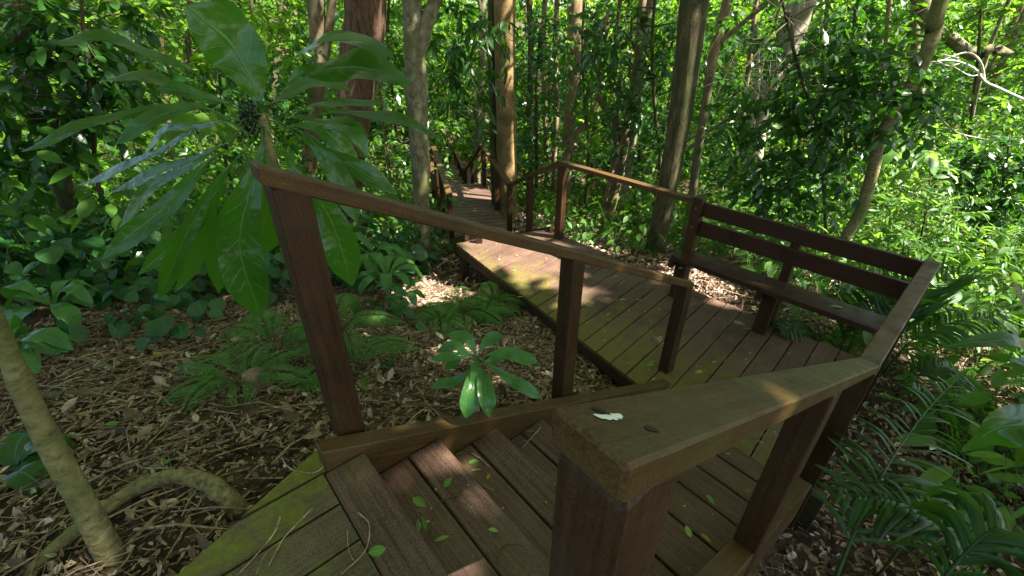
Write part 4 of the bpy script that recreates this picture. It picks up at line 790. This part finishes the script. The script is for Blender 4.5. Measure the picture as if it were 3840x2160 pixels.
for (x, y, nf, Lf, sd, lab) in ((1165, 800, 9, .46, 1, 'pale lacy fern nearest the deck corner, beside the mossy deck edge'), (1245, 780, 8, .42, 2, 'bright lacy fern touching the deck edge'), (1110, 830, 7, .34, 3, 'small fern left of the two ferns at the deck edge'), (900, 950, 8, .42, 4, 'dark fern just right of the first rail post foot'), (850, 860, 8, .45, 5, 'fern tuft behind the first rail post'), (620, 985, 7, .42, 6, 'blue-green fern over the small stump left of the first rail post'),
                             (700, 900, 8, .4, 7, 'fern under the hanging tip of the broad leaves'), (1115, 640, 7, .55, 8, 'fern at the foot of the slim grey tree'), (1010, 640, 7, .5, 9, 'feathery fern left of the slim grey tree'), (2480, 1180, 7, .38, 10, 'small fern on the litter at the right edge')):
    fern(gnd(x, y)+V(0, 0, .02), nf, Lf, sd, lab)
def frond(t, pts, Ys, Lw, n=26, droop=.5, w=.02, mat='palm', name='frond', tilt=0.):
    P = smooth_path([atY(x, y, Y) for (x, y), Y in zip(pts, Ys)], 40); T = nrm(np.gradient(P, axis=0)); g = Geo(); g.tube(P, np.linspace(.009, .002, 40), 6)
    for k in range(n):
        f = .22+.77*k/(n-1); i = min(39, int(f*39)); Lk = Lw*math.sin(math.pi*(.25+.7*(f-.22)/.78))**.8*rng.uniform(.8, 1.1)
        for sg in (-1, 1):
            S = nrm(np.cross(T[i], UP+tilt*V(1, 0, 0))); D = nrm(S*sg+T[i]*.75+UP*.12+.10*rng.standard_normal(3)); dp = droop*rng.uniform(.6, 1.7); q = [P[i], P[i]+D*Lk*.35+UP*.01, P[i]+D*Lk*.7-UP*dp*.22*Lk, P[i]+D*Lk-UP*dp*.62*Lk]
            bigleaf(g, q, w*(.7+.3*math.sin(math.pi*f)), np.cross(D, T[i]*-sg)+UP*.4, lambda u: math.sin(math.pi*min(.98, .08+.92*u))**.6, 0, .35, 7, 1)
    return g.build(name, M[mat], t)
t = thing('palm', gnd(2080, 1440), 'young palm with arching feathery fronds in the lower right corner', 'palm')
for a in (([(2560, 1640), (2430, 1400), (2290, 1270), (2105, 1240)], (.9, 1.1, 1.25, 1.3), .27, .9), ([(2060, 1560), (2190, 1250), (2310, 1060), (2420, 940)], (.95, 1.3, 1.75, 2.2), .34, .5), ([(2300, 1560), (2420, 1400), (2520, 1330), (2600, 1420)], (.85, .95, 1., .95), .30, .9)):
    frond(t, a[0], a[1], a[2], 23, a[3], .027)
t = thing('palm', gnd(2100, 930), 'small palm with dark pleated fronds seen through the bench back', 'palm')
for a in (([(2090, 960), (2120, 860), (2118, 790), (2110, 700)], (3.4, 3.5, 3.5, 3.6), .42, .3), ([(2090, 960), (2150, 850), (2200, 770), (2260, 700)], (3.4, 3.4, 3.5, 3.6), .40, .4), ([(2090, 960), (2180, 760), (2100, 690), (2000, 640)], (3.4, 3.5, 3.6, 3.8), .36, .5), ([(2090, 960), (2060, 860), (2010, 830), (1960, 830)], (3.4, 3.4, 3.4, 3.3), .3, .5)):
    frond(t, a[0], a[1], a[2], 34, a[3], .024)
t = thing('palm', gnd(2250, 960), 'palm with upright yellow-green spiky leaflets behind the bench end', 'palm')
for a in (([(2220, 940), (2250, 820), (2300, 740), (2420, 690)], (3.1, 3.3, 3.4, 3.5), .40, -.6), ([(2220, 940), (2290, 860), (2380, 815), (2520, 790)], (3.1, 3.1, 3.1, 3.1), .34, .6), ([(2240, 980), (2320, 930), (2400, 930), (2480, 1000)], (2.7, 2.7, 2.7, 2.7), .30, .7), ([(2220, 940), (2230, 820), (2260, 760), (2200, 640)], (3.1, 3.3, 3.5, 3.7), .36, -.4), ([(2250, 1010), (2290, 980), (2340, 1000), (2390, 1060)], (2.4, 2.4, 2.4, 2.4), .26, .7)):
    frond(t, a[0], a[1], a[2], 23, a[3], .027)
t = thing('broad_leaved_plant', gnd(2560, 1300), 'plant with long strap leaves reaching in from the right edge', 'plant')
for p, Yv, wp, hint in (([(2640, 1000), (2570, 870), (2480, 858), (2385, 872)], 2.3, 52, (.8, .6)), ([(2700, 1140), (2600, 1072), (2510, 1078), (2420, 1135)], 1.35, 140, (.7, .8)), ([(2660, 1080), (2620, 930), (2590, 915), (2540, 905)], 2.0, 56, (.8, .6)), ([(2660, 900), (2600, 830), (2560, 740), (2545, 700)], 2.6, 50, (.5, .8))):
    bigleaf(Geo(), [atY(x, y, Yv) for x, y in p], px(wp, atY(*p[2], Yv)), UP*hint[0]+CAM*hint[1], stalk2, .05, .25, phase=1.).build('leaf', M['hero'], t)
pt = np.array(t.location); Geo().tube([pt-UP*.1, pt+UP*.3, atY(2650, 1080, 1.9)], [.014, .012, .01], 7).build('stem', M['stem'], t)
for i, (x, y, Y, n, Lr, wr, lab, mt) in enumerate(((2270, 405, 6.8, 13, .62, .34, 'bright yellow-green plant with upright paddle leaves beside the curved tree', 'pale'), (1480, 372, 11.5, 14, .85, .16, 'spiky-leaved plant beyond the far deck rail', 'far'), (480, 330, 4.2, 12, .40, .36, 'sunlit rosette plant left of the big broad leaves', 'far'), (600, 330, 6, 12, .55, .3, 'bright rosette plant behind the big broad leaves', 'far'), (940, 640, 4.6, 11, .40, .34, 'young plant with oblong leaves in front of the slim grey tree', 'young'), (975, 700, 4.0, 10, .36, .34, 'low leafy plant nearest the far left deck corner', 'young'), (1010, 745, 3.8, 9, .3, .36, 'small drooping plant between the fern and the rail', 'young'), (130, 770, 2.6, 10, .32, .36, 'bright broad-leaved seedling over the litter at the left', 'young'), (30, 900, 1.7, 9, .26, .4, 'plant with pale green leaves tucked behind the leaning trunk', 'young'), (25, 1200, 1.15, 9, .24, .5, 'glossy dark plant at the left edge behind the leaning trunk', 'hero'), (2330, 1290, 1.3, 9, .2, .4, 'seedling under the palm fronds', 'young'))):
    C = atY(x, y, Y); t = thing('leafy_plant', V(C[0], C[1], min(C[2]-.1, ground(C[0], C[1]))), lab, 'plant'); rosette(t, C, n, Lr, wr, (.3, 1.0), mt, 20+i)
# heart-leaved plants
def heart_plant(C, n, h, L, mat, seed, T=Th):
    r = np.random.default_rng(seed); a = r.uniform(0, 6.28, n); rad = h*r.uniform(.15, .75, n); hh = h*r.uniform(.45, 1.05, n)
    top = C+np.c_[np.cos(a)*rad, np.sin(a)*rad, hh]; A = np.c_[np.cos(a), np.sin(a), -.35-.3*r.random(n)]; N = UP+.35*r.standard_normal((n, 3)); return top, A, N, L*r.uniform(.65, 1.2, n)
def hlabel(t): pass
spots = [(40, 500), (110, 480), (180, 470), (250, 455), (150, 540), (60, 590), (220, 560), (300, 520), (340, 600), (380, 680), (410, 740), (330, 720), (270, 640), (180, 640), (100, 660), (30, 690), (160, 720), (230, 730), (420, 640), (470, 820), (350, 800), (540, 770), (90, 760), (520, 680), (590, 640), (1045, 870), (960, 770)]
HG = Geo(); HS = Geo()
labels = {0: 'heart-leaved plant under the left dark trunk, farthest to the left', 21: 'heart-leaved seedling below the tips of the hanging broad leaves', 25: 'small plant with two round leaves beside the young sapling', 26: 'heart-leaved plant between the first and second rail posts', 19: 'heart-leaved seedlings at the edge of the litter clearing', 20: 'low heart-leaved clump behind the litter clearing', 22: 'bright broad heart-leaved clump at the left above the bare litter', 8: 'tall blue-green heart-leaved plant left of the hanging broad leaves'}
for i, (x, y) in enumerate(spots):
    C = gnd(x, y+ (70 if y < 700 else 40)); n = 16 if i not in (25,) else 5
    q = heart_plant(C, n, .55 if y < 700 else .34, .15 if y < 700 else .12, 'heart', 50+i)
    if i in labels:
        t = thing('heart_leaved_plant', C, labels[i], 'plant'); g = Geo(); leaves(g, Th, *q); g.build('leaves', M['heart'], t); s = Geo(); sticks(s, np.repeat(C[None], len(q[0]), 0), q[0], .003, .08); s.build('stem', M['stem'], t)
    else: leaves(HG, Th, *q); sticks(HS, np.repeat(C[None], len(q[0]), 0), q[0], .003, .08)
# dense low ground cover at the left and under the trees: nobody could count it
def cover(name, region, n, L, mat, T=Th, h=(.15, .6), lab=None):
    P = []; 
    while len(P) < n:
        x = rng.uniform(region[0], region[1]); y = rng.uniform(region[2], region[3])
        if region[4](x, y): P.append((x, y))
    P = np.array(P); z = ground(P[:, 0], P[:, 1]); C = np.c_[P, z]; g = Geo(); k = 11; R = np.repeat(C, k, 0); m = len(R); a = rng.uniform(0, 6.28, m); hh = rng.uniform(*h, n).repeat(k); f = rng.uniform(.35, 1.05, m)
    top = R+np.c_[np.cos(a)*hh*.6*f, np.sin(a)*hh*.6*f, hh*f]; leaves(g, T, top, np.c_[np.cos(a), np.sin(a), -.2-.5*rng.random(m)], UP+.4*rng.standard_normal((m, 3)), L*rng.uniform(.6, 1.25, m)); sticks(g, R, top, .003, .06)
    return tag(g.build(name, M[mat]), kind='stuff')
def off_path(x, y, mrg=.35):
    p = V(x, y)
    q = [V(.1, 7.5), V(-.7, 11)]; a = q[1]-q[0]; f = np.clip((p-q[0])@a/(a@a), 0, 1); 
    if np.linalg.norm(p-q[0]-a*f-V(-.5, 0)) < .85: return False
    a = V(-.9, 4.); f = np.clip((p-V(-1.2, 11))@a/(a@a), 0, 1)
    if np.linalg.norm(p-V(-1.2, 11)-a*f) < .8: return False
    s, t = p@d[:2], p@n_[:2]
    if -2 < s < 2.6 and -1.5 < t < .2: return False
    r1 = (p-A_)@(-lin); ins = (p-A_)@lin > -mrg and (p-F_)@nrm(V((F_-E_)[1], -(F_-E_)[0])) < mrg if False else True
    c = dpoly; inside = True
    for i in range(len(c)):
        e = c[(i+1) % len(c)]-c[i]
        if (e[0]*(p[1]-c[i][1])-e[1]*(p[0]-c[i][0]))/np.linalg.norm(e) < -mrg: inside = False
    return not inside
HG.add(np.zeros((0, 3)), []) if False else None
tag(HG.build('heart_leaf_undergrowth', M['heart']), kind='stuff'); tag(HS.build('undergrowth_stems', M['stem']), kind='stuff')
cover('heart_leaf_undergrowth', (-7, -1.3, 2.2, 8, lambda x, y: (x < -1.9-.12*(y-2.5) or y > 4.2) and x < -1.2-(.0 if y > 5 else .3) and math.hypot(x+1.2, y-2.6) > 1.35 and rng.random() < (1 if y > 3 else .55)), 230, .15, 'heart', Th, (.22, .85))
cover('undergrowth', (-13, -1.6, 5.5, 16, lambda x, y: off_path(x, y) and rng.random() < .9), 560, .20, 'mid', Te, (.4, 1.5))
cover('undergrowth', (-11, -2.6, 3.4, 9, lambda x, y: off_path(x, y) and x < -2.6-.2*(y-3.4)), 150, .19, 'mid', Te, (.7, 1.7))
cover('undergrowth', (-12, -2.4, 6, 13, lambda x, y: off_path(x, y)), 120, .22, 'far', Te, (.5, 1.7))
cover('undergrowth', (.6, 9, 5.6, 14, lambda x, y: off_path(x, y) and y > 5.4+.3*abs(x-3) and rng.random() < .9), 330, .15, 'mid', Te, (.2, .8))
cover('undergrowth', (2.7, 10, 1.5, 8, lambda x, y: off_path(x, y) and x-2.4 > .55*abs(y-3.3)*.6 and rng.random() < .8), 300, .17, 'pale', Te, (.2, .9))
cover('undergrowth', (3.2, 14, 1.5, 12, lambda x, y: off_path(x, y) and x > 3.6), 300, .18, 'mid', Te, (.3, 1.3))
cover('undergrowth', (-1, 4, 9, 16, lambda x, y: off_path(x, y)), 120, .16, 'far', Te, (.2, .9))
# far forest: one leafy mass
P = []; A = []; N = []; LL = []
def farmass(n, xr, yr, hr, L, mat, name, T=Tq, ntw=9, nl=9, rad=(.5, 1.1), tw=.6, cond=None):
    C = []
    while len(C) < n:
        y = yr[0]+(yr[1]-yr[0])*rng.random()**.85; x = rng.uniform(*xr)*y/20
        if cond and not cond(x, y): continue
        z = ground(x, y)+rng.uniform(*hr)*(.4+.6*rng.random()); 
        if z > .16*y+.4: continue
        C.append((x, y, z))
    C = np.array(C); p, a, nn, l, sg = sprays(C, rng.uniform(*rad, len(C)), ntw, nl, L, tw, .3, .8); g = Geo(); leaves(g, T, p, a, nn, l*(.8+p[:, 1]/40)); return tag(g.build(name, M[mat]), kind='stuff')
farmass(260, (-24, 26), (13, 34), (.2, 7), .25, 'far', 'far_forest', rad=(.6, 1.3), ntw=11)
farmass(260, (-24, 26), (12, 30), (.2, 6.5), .23, 'mid', 'far_forest', rad=(.5, 1.2), ntw=12)
farmass(330, (-24, 26), (13, 28), (.3, 6), .24, 'dark', 'far_forest', rad=(.5, 1.0), ntw=12)
farmass(420, (-30, 36), (28, 46), (.3, 11), .40, 'far', 'far_forest', rad=(1.2, 2.2), ntw=12, tw=1.)
farmass(160, (-30, 36), (22, 40), (3, 11), .34, 'mid', 'far_forest', rad=(1.0, 2.), ntw=12, tw=1.)
farmass(110, (6, 30), (7, 15), (.2, 3.2), .19, 'pale', 'far_forest', rad=(.4, .8), ntw=12, T=Td)
g = Geo()
for k in range(26):
    y = rng.uniform(15, 36); x = rng.uniform(-24, 26)*y/20; z = ground(x, y); l = V(rng.normal(0, .5), rng.normal(0, .3), 0); g.tube(smooth_path([V(x, y, z-.2), V(x, y, z+3)+l*.5+V(rng.normal(0, .15), 0, 0), V(x, y, z+8)+l], 8), np.linspace(1, .6, 8)*rng.uniform(.04, .17), 7, .06)
tag(g.build('far_forest_trunks', M['bark_tan']), kind='stuff')
# canopy overhead (shades the place; its gaps make the sun patches)
n = 110000; C = np.c_[rng.uniform(-16, 24, n), rng.uniform(-10, 26, n), np.zeros(n)]; C[:, 2] = 5.5+.05*np.maximum(C[:, 1], 0)+6*rng.random(n)**1.5
Q = down(C); cr_ = np.hypot((Q[:, 0]-.0)/3.9, (Q[:, 1]-2.6)/3.4) < 1; C2 = np.repeat(C[cr_], 2, 0)+.35*rng.standard_normal((2*cr_.sum(), 3)); C = np.r_[C, C2]
q = keep(C); C = C[q]; n = len(C); g = Geo(); leaves(g, Td, C, rnd_dir(n)*V(1, 1, .4), UP+.5*rng.standard_normal((n, 3)), rng.uniform(.32, .55, n)); tag(g.build('forest_canopy', M['canopy']), kind='stuff')
# ================================================================== LITTER
def litter(name, n, reg, L, mat, T=Te, hz=.03, var=1.):
    P = np.c_[rng.uniform(reg[0], reg[1], n), rng.uniform(reg[2], reg[3], n)]; z = ground(P[:, 0], P[:, 1])+.012+rng.random(n)*hz
    g = Geo(); A = rnd_dir(n)*V(1, 1, .35); N = UP*.9+.55*rng.standard_normal((n, 3)); leaves(g, T, np.c_[P, z], A, N, L*(rng.uniform(.5, 1.35, n) if var == 1 else .4+1.5*rng.random(n)**2.2), rng.uniform(.45, 1.25, n)); return tag(g.build(name, M[mat]), kind='stuff')
Tc = tmpl(ell, 5, .5, .35, -.25)
Tf = (np.array([(0, 0, 0), (.3, -.28, .1), (1, -.1, -.05), (.75, .3, .12)]), np.array([(0, 1, 2), (0, 2, 3)]), np.zeros((4, 2)))
litter('leaf_litter', 24000, (-3.6, 1.6, .2, 5.2), .034, 'litter', Tc, .03, 2)
litter('leaf_litter', 60000, (-3.6, 1.6, .2, 5.2), .022, 'litter', Tf, .022, 2)
litter('leaf_litter', 1300, (-3.6, 1.6, .2, 5.2), .07, 'litter', Tc, .05)
litter('leaf_litter', 20000, (-4.5, 4.5, 4.8, 10), .10, 'litter', Td, .04)
litter('leaf_litter', 22000, (1.6, 6, .2, 6), .055, 'litter', Tc, .04)
litter('leaf_litter', 9000, (-7, 6, 9, 26), .22, 'litter', Td, .05)
g = Geo(); n = 8000; P = np.c_[rng.uniform(-3.4, 1.4, n), rng.uniform(.3, 4.8, n)]; a = rng.uniform(0, 6.28, n); l = .05+.34*rng.random(n)**2.5; q = P+np.c_[np.cos(a), np.sin(a)]*l[:, None]
sticks(g, np.c_[P, ground(P[:, 0], P[:, 1])+.03+.02*rng.random(n)], np.c_[q, ground(q[:, 0], q[:, 1])+.03+.02*rng.random(n)], .0014+.0058*rng.random(n)**3, .05)
n = 900; P = np.c_[rng.uniform(-4, 6, n), rng.uniform(3, 11, n)]; a = rng.uniform(0, 6.28, n); l = .15+.5*rng.random(n)**2; q = P+np.c_[np.cos(a), np.sin(a)]*l[:, None]
sticks(g, np.c_[P, ground(P[:, 0], P[:, 1])+.05], np.c_[q, ground(q[:, 0], q[:, 1])+.06], .003+.006*rng.random(n)**3, .05); tag(g.build('twig_litter', M['twig']), kind='stuff')
# ================================================================== SMALL THINGS
def flat(C, ang, Lk, wsc, mat, name, label, cat, group=None, N=UP, T=Te, curl=.0):
    A = V(math.cos(ang), math.sin(ang), curl); g = Geo(); leaves(g, T, np.array([np.asarray(C)-A*Lk*.5+N*.004]), A[None], (N+.14*rng.standard_normal(3))[None], Lk, wsc)
    return tag(g.build(name, M[mat]), label, cat, group)
def lz(k): return -H-k*RISE
FL = [(950, 1387, 0, .055, 1.2, 'green', 'bright green oval leaf lying on the mossy landing boards', .2), (1127, 1214, 1, .052, 1., 'green', 'pointed green leaf on the first step below the landing', 1.1), (1055, 1264, 1, .066, 1.1, 'palegreen', 'large pale chewed leaf in the corner of the first step', -.6),
      (1062, 1325, 1.02, .085, 1., 'green', 'dark green leaf half under the landing nosing', -1.2), (1111, 1356, 1, .055, .6, 'palegreen', 'narrow curled pale leaf on the first step, close to the nosing board', .4), (1229, 1200, 2, .034, .9, 'yellow', 'yellow leaf on the second step', 1.3), (1241, 1335, 1, .036, 1., 'palegreen', 'small olive leaf alone in the middle of the first step', -.2),
      (1192, 1163, 2, .055, .8, 'green', 'curved green leaf at the back of the second step', .3), (1198, 1183, 2, .050, .6, 'palegreen', 'narrow pale leaf just below the curved green one', .2), (1155, 1142, 2, .036, .8, 'green', 'small green leaf by the stringer on the second step', .5), (1228, 1106, 3, .03, 1., 'green', 'tiny green leaf on the third step next to a brown one', -.8), (1232, 1124, 3, .04, 1., 'brown', 'curled brown leaf on the third step', .2),
      (1344, 1232, 3, .05, .5, 'palegreen', 'narrow leaf on the third step near the rail post', 1.), (1787, 1257, 4, .055, 1., 'green', 'pale green leaf on the steps to the right of the near rail post', -1.2), (1731, 1337, 3, .055, 1., 'palegreen', 'light green leaf on the steps low beside the near rail post', 1.6), (1776, 1354, 3, .05, .6, 'yellow', 'ragged yellow-brown leaf right of the near rail post', -.9), (1832, 1142, 6, .035, .7, 'palegreen', 'two-toned small leaf high on the steps under the near rail', .1), (1912, 1112, 6.5, .05, .5, 'palegreen', 'narrow yellow-green leaf on the lowest step', -.3), (1880, 1235, 5, .06, 1., 'brown', 'curled brown and green leaf beside the second right post', .4),
      (1640, 915, 'd', .13, .75, 'green', 'large grey-green leaf on the deck between the two lower rail posts', .5), (1530, 791, 'd', .085, 1.1, 'green', 'round green leaf on the mossy deck edge boards', 1.2), (1568, 754, 'd', .08, .7, 'palegreen', 'pale torn leaf in the middle of the deck, left one of a pair', .1), (1607, 755, 'd', .075, .7, 'palegreen', 'pale leaf in the middle of the deck, right one of a pair', -.3), (1520, 856, 'd', .05, .9, 'yellow', 'orange-yellow leaf on the mossy deck edge', .8), (1759, 936, 'd', .085, .9, 'palegreen', 'pale yellow-green leaf on the deck right of the last rail post', .3), (1797, 911, 'd', .06, 1., 'palegreen', 'small round pale leaf on the deck, nearest the corner rail', .8), (1663, 848, 'd', .06, .6, 'palegreen', 'thin green leaf on the deck left of the last rail post', .2), (1480, 770, 'd', .06, 1., 'palegreen', 'pale curled petal leaf in a sun spot on the deck', -.5), (1480, 762, 'd', .05, .8, 'brown', 'dark curled leaf beside the pale petal on the deck', .9),
      (1330, 713, 'd', .07, 1., 'green', 'green leaf on the deck in the patch of sun', .1), (1550, 696, 'd', .09, .8, 'palegreen', 'pale leaf at the back of the deck under the handrail', .6), (1310, 747, 'd', .07, .5, 'yellow', 'orange leaf on the deck edge between two boards', .3), (1810, 772, 'd', .07, .9, 'brown', 'light brown leaf in the sun spot by the bench leg', .2), (2105, 772, 'b', .10, .55, 'palegreen', 'yellowish leaf on the bench seat', -.3), (1712, 675, 'b', .05, .6, 'palegreen', 'small pale leaf on the left end of the bench seat', .2),
      (1165, 510, 'w', .14, .8, 'palegreen', 'pale leaf in the middle of the lower walkway', .4), (1195, 525, 'w', .10, .8, 'yellow', 'yellow leaf on the lower walkway boards', .9), (1180, 485, 'w', .12, .8, 'palegreen', 'pale green leaf toward the far end of the lower walkway', 1.2)]
for x, y, k, Lk, ws, mt, lab, an in FL:
    z = {'d': -HD, 'b': -HD+.49, 'w': ZW}.get(k) if isinstance(k, str) else lz(k)
    flat(atz(x, y, z), an, Lk, ws, mt, 'fallen_leaf', lab, 'leaf', 'fallen leaves on the timber', T=Te, curl=.06)
for i in range(46):                                # crumbs of leaf scattered over the boards
    pass
def crumbs(name, n, fn, L, mat):
    P = np.array([fn() for _ in range(n)]); g = Geo(); leaves(g, Td, P+UP*.004, rnd_dir(n)*V(1, 1, .15), UP+.3*rng.standard_normal((n, 3)), L*rng.uniform(.4, 1.6, n), rng.uniform(.5, 1.5, n)); return tag(g.build(name, M[mat]), kind='stuff')
def on_deck():
    while True:
        p = V(rng.uniform(-.7, 3), rng.uniform(1.8, 5.7)); c = dpoly
        if all((c[(i+1) % 6]-c[i])[0]*(p[1]-c[i][1])-(c[(i+1) % 6]-c[i])[1]*(p[0]-c[i][0]) > .03 for i in range(6)): return V(p[0], p[1], -HD)
def on_step(): k = rng.integers(1, 7); return stz(S0+k*GO-rng.uniform(.01, .29), rng.uniform(TL+.03, TR-.02), lz(k))
crumbs('leaf_crumbs', 420, on_deck, .024, 'litter'); crumbs('leaf_crumbs', 200, on_step, .012, 'litter')
def twig(pts, r, label, z=None, extra=None, mat='twig', name='twig'):
    g = Geo(); P = smooth_path(pts, max(8, len(pts)*5)); g.tube(P, np.linspace(r, r*.45, len(P)), 6, .12)
    for e in extra or []: Q = smooth_path(e, 7); g.tube(Q, np.linspace(r*.6, r*.3, 7), 5, .1)
    return tag(g.build(name, M[mat]), label, 'twig')
q4 = lambda a, b: (a/1.3414*.67083, (1080+b/1.3414)*.67083)
Z = lambda L_, z, h=.006: [atz(x, y, z+h) for x, y in L_]
twig([atz(*q4(1640, 755), -H+.06), atz(*q4(1675, 800), -H+.05), atz(*q4(1660, 860), -H+.012), atz(*q4(1590, 925), -H+.006), atz(*q4(1490, 920), -H+.006), atz(*q4(1440, 890), -H+.02), atz(*q4(1415, 850), -H+.03)], .0035, 'thin pale twig curling round the foot of the first rail post')
twig(Z([q4(1410, 1150), q4(1380, 1230), q4(1310, 1320), q4(1190, 1449)], -H), .0032, 'straight twig lying along the mossy landing boards')
twig(Z([q4(1570, 1110), q4(1480, 1200), q4(1420, 1270), q4(1350, 1400)], -H), .0028, 'forked twig lying on the landing, beside the straight twig', extra=[Z([q4(1420, 1270), q4(1340, 1330), q4(1290, 1440)], -H)])
c5 = lambda a, b: ((1280+a/1.3414)*.67083, (1080+b/1.3414)*.67083)
twig(Z([c5(85, 1130), c5(140, 1190), c5(120, 1320), c5(0, 1440)], -H), .003, 'crooked twig on the landing near the bright green leaf', extra=[Z([c5(30, 1220), c5(35, 1310), c5(60, 1370)], -H)])
twig(Z([c5(600, 1040), c5(490, 1080), c5(455, 1180), c5(450, 1270)], lz(1)), .0026, 'dark forked twig across the first step', mat='stem')
twig(Z([c5(1005, 700), c5(950, 760), c5(905, 810)], lz(3)), .003, 'small branching twig on the third step by the stringer', extra=[Z([c5(950, 760), c5(890, 780)], lz(3)), Z([c5(965, 720), c5(920, 715)], lz(3))])
twig(Z([c5(650, 830), c5(700, 860), c5(750, 905)], lz(2)), .0045, 'brown twig over the gap in the second step')
twig(Z([c5(680, 960), c5(720, 995), c5(765, 1015)], lz(2)), .002, 'thin twig across the front board of the second step')
twig(Z([c5(780, 1390), c5(810, 1300), c5(895, 1290)], lz(1)), .0018, 'hair-thin stalk low on the first step', mat='stem')
twig(Z([(1552, 752), (1577, 770), (1580, 785), (1568, 795)], -HD), .003, 'thin curved stalk on the middle of the deck')
twig(Z([(1745, 745), (1775, 752), (1810, 745)], -HD), .004, 'dark twig on the deck at the foot of the bench', mat='stem')
twig(Z([(1930, 824), (1900, 827), (1870, 826)], -HD, .012), .007, 'short stick on the deck edge beside the bench leg')
# loose sticks on the litter
for (a, b, c), r, lab in ((((390, 1190), (440, 1150), (560, 1090)), .006, 'brown stick lying on the litter left of the landing'), (((445, 1145), (500, 1185), (565, 1222)), .007, 'pale broken stick pointing at the mossy landing'), (((130, 985), (230, 995), (330, 1002)), .008, 'long grey stick across the litter right of the leaning trunk'), (((390, 995), (480, 995), (580, 1000)), .007, 'straight pale stick on the litter in the clearing'), (((330, 1390), (420, 1300), (520, 1250)), .009, 'thick pale stick under the curved root'), (((160, 1060), (240, 1050), (350, 1030)), .008, 'grey-brown stick beside the leaning trunk'), (((1000, 770), (1040, 790), (1080, 815)), .010, 'fallen stick between the ferns behind the rail')):
    twig([gnd(*p)+UP*.035 for p in (a, b, c)], r, lab, name='stick')
Pq = [gnd(*p)+UP*.03 for p in ((190, 905), (260, 925), (305, 955), (300, 985), (230, 1000), (120, 1010))]; tag(Geo().tube(smooth_path(Pq, 24), np.linspace(.016, .03, 24), 9, .05).build('surface_root', M['bark_grey']), 'mossy surface root looping through the litter behind the leaning trunk', 'root')
for (x, y), an, Lk, mt, lab in (((420, 1190), 1., .09, 'green', 'fresh green leaf on the litter above the curved root'), ((295, 1085), .3, .06, 'green', 'small green leaf on the litter beside the leaning trunk'), ((378, 1128), -.4, .09, 'litter', None), ((745, 1080), .2, .09, 'litter', None), ((405, 905), .1, .07, 'yellow', 'yellow leaf on the litter at the edge of the clearing'), ((1155, 870), .3, .05, 'yellow', 'tiny yellow leaf on the litter by the young sapling')):
    if lab: flat(gnd(x, y)+UP*.05, an, Lk, .9, mt, 'fallen_leaf', lab, 'leaf')
stp = gnd(655, 985); g = Geo(); g.tube([stp-UP*.1, stp+UP*.05, stp+UP*.13], [.075, .062, .058], 14, .06); tag(g.build('tree_stump', M['bark_tan']), 'small broken tree stump under the blue-green fern', 'stump')
lp = d*.309+n_*(tl-.12)
twig([V(lp[0]-.03, lp[1], -.62), V(lp[0]-.02, lp[1]+.02, -.9), V(lp[0]+.01, lp[1], -1.2), V(lp[0]+.03, lp[1]-.01, -1.42), V(lp[0]+.12, lp[1]-.02, ground(lp[0], lp[1])-.02)], .008, 'thin brown vine stem hanging down beside the first rail post', name='hanging_vine', mat='bark_green')
t = thing('slatted_fence', atY(1228, 300, 20), 'far-off pale slatted fence between the grey tree and the spotted tree', 'fence')
for k in range(3): Geo().beam(atY(1207, 282+9*k, 20), atY(1262, 284+9*k, 20.3), .05, .10, moss=-1).build('rail', M['bark_pale'], t)
for x in (1209, 1240): Geo().beam(atY(x, 340, 20.1), atY(x, 277, 20.1), .08, .08, up=V(0, 1, 0), top=False).build('post', M['bark_pale'], t)
EXPO=2.55
# ================================================================== LIGHT
w = bpy.data.worlds.new('World'); sc.world = w; w.use_nodes = True; nt = w.node_tree; bg = nt.nodes['Background']
sk = nt.nodes.new('ShaderNodeTexSky'); sk.sky_type = 'NISHITA'; sk.sun_disc = False; sk.sun_elevation = SUN_EL; sk.sun_rotation = SUN_AZ
nt.links.new(sk.outputs[0], bg.inputs['Color']); bg.inputs['Strength'].default_value = .056
L = bpy.data.lights.new('sun', 'SUN'); L.energy = 5; L.angle = math.radians(.53); L.color = (1, .95, .85); lo = bpy.data.objects.new('sun', L); COL.objects.link(lo)
lo.rotation_euler = Vector((-math.cos(SUN_EL)*math.sin(SUN_AZ), -math.cos(SUN_EL)*math.cos(SUN_AZ), -math.sin(SUN_EL))).to_track_quat('-Z', 'Y').to_euler()
sc.view_settings.view_transform = 'Standard'; sc.view_settings.look = 'None'; sc.view_settings.exposure = EXPO; sc.view_settings.gamma = 1
sc.cycles.use_denoising = True; sc.cycles.max_bounces = 8; sc.cycles.diffuse_bounces = 4; sc.cycles.glossy_bounces = 2; sc.cycles.transmission_bounces = 4; sc.cycles.sample_clamp_indirect = 6
sc.render.engine = 'CYCLES'
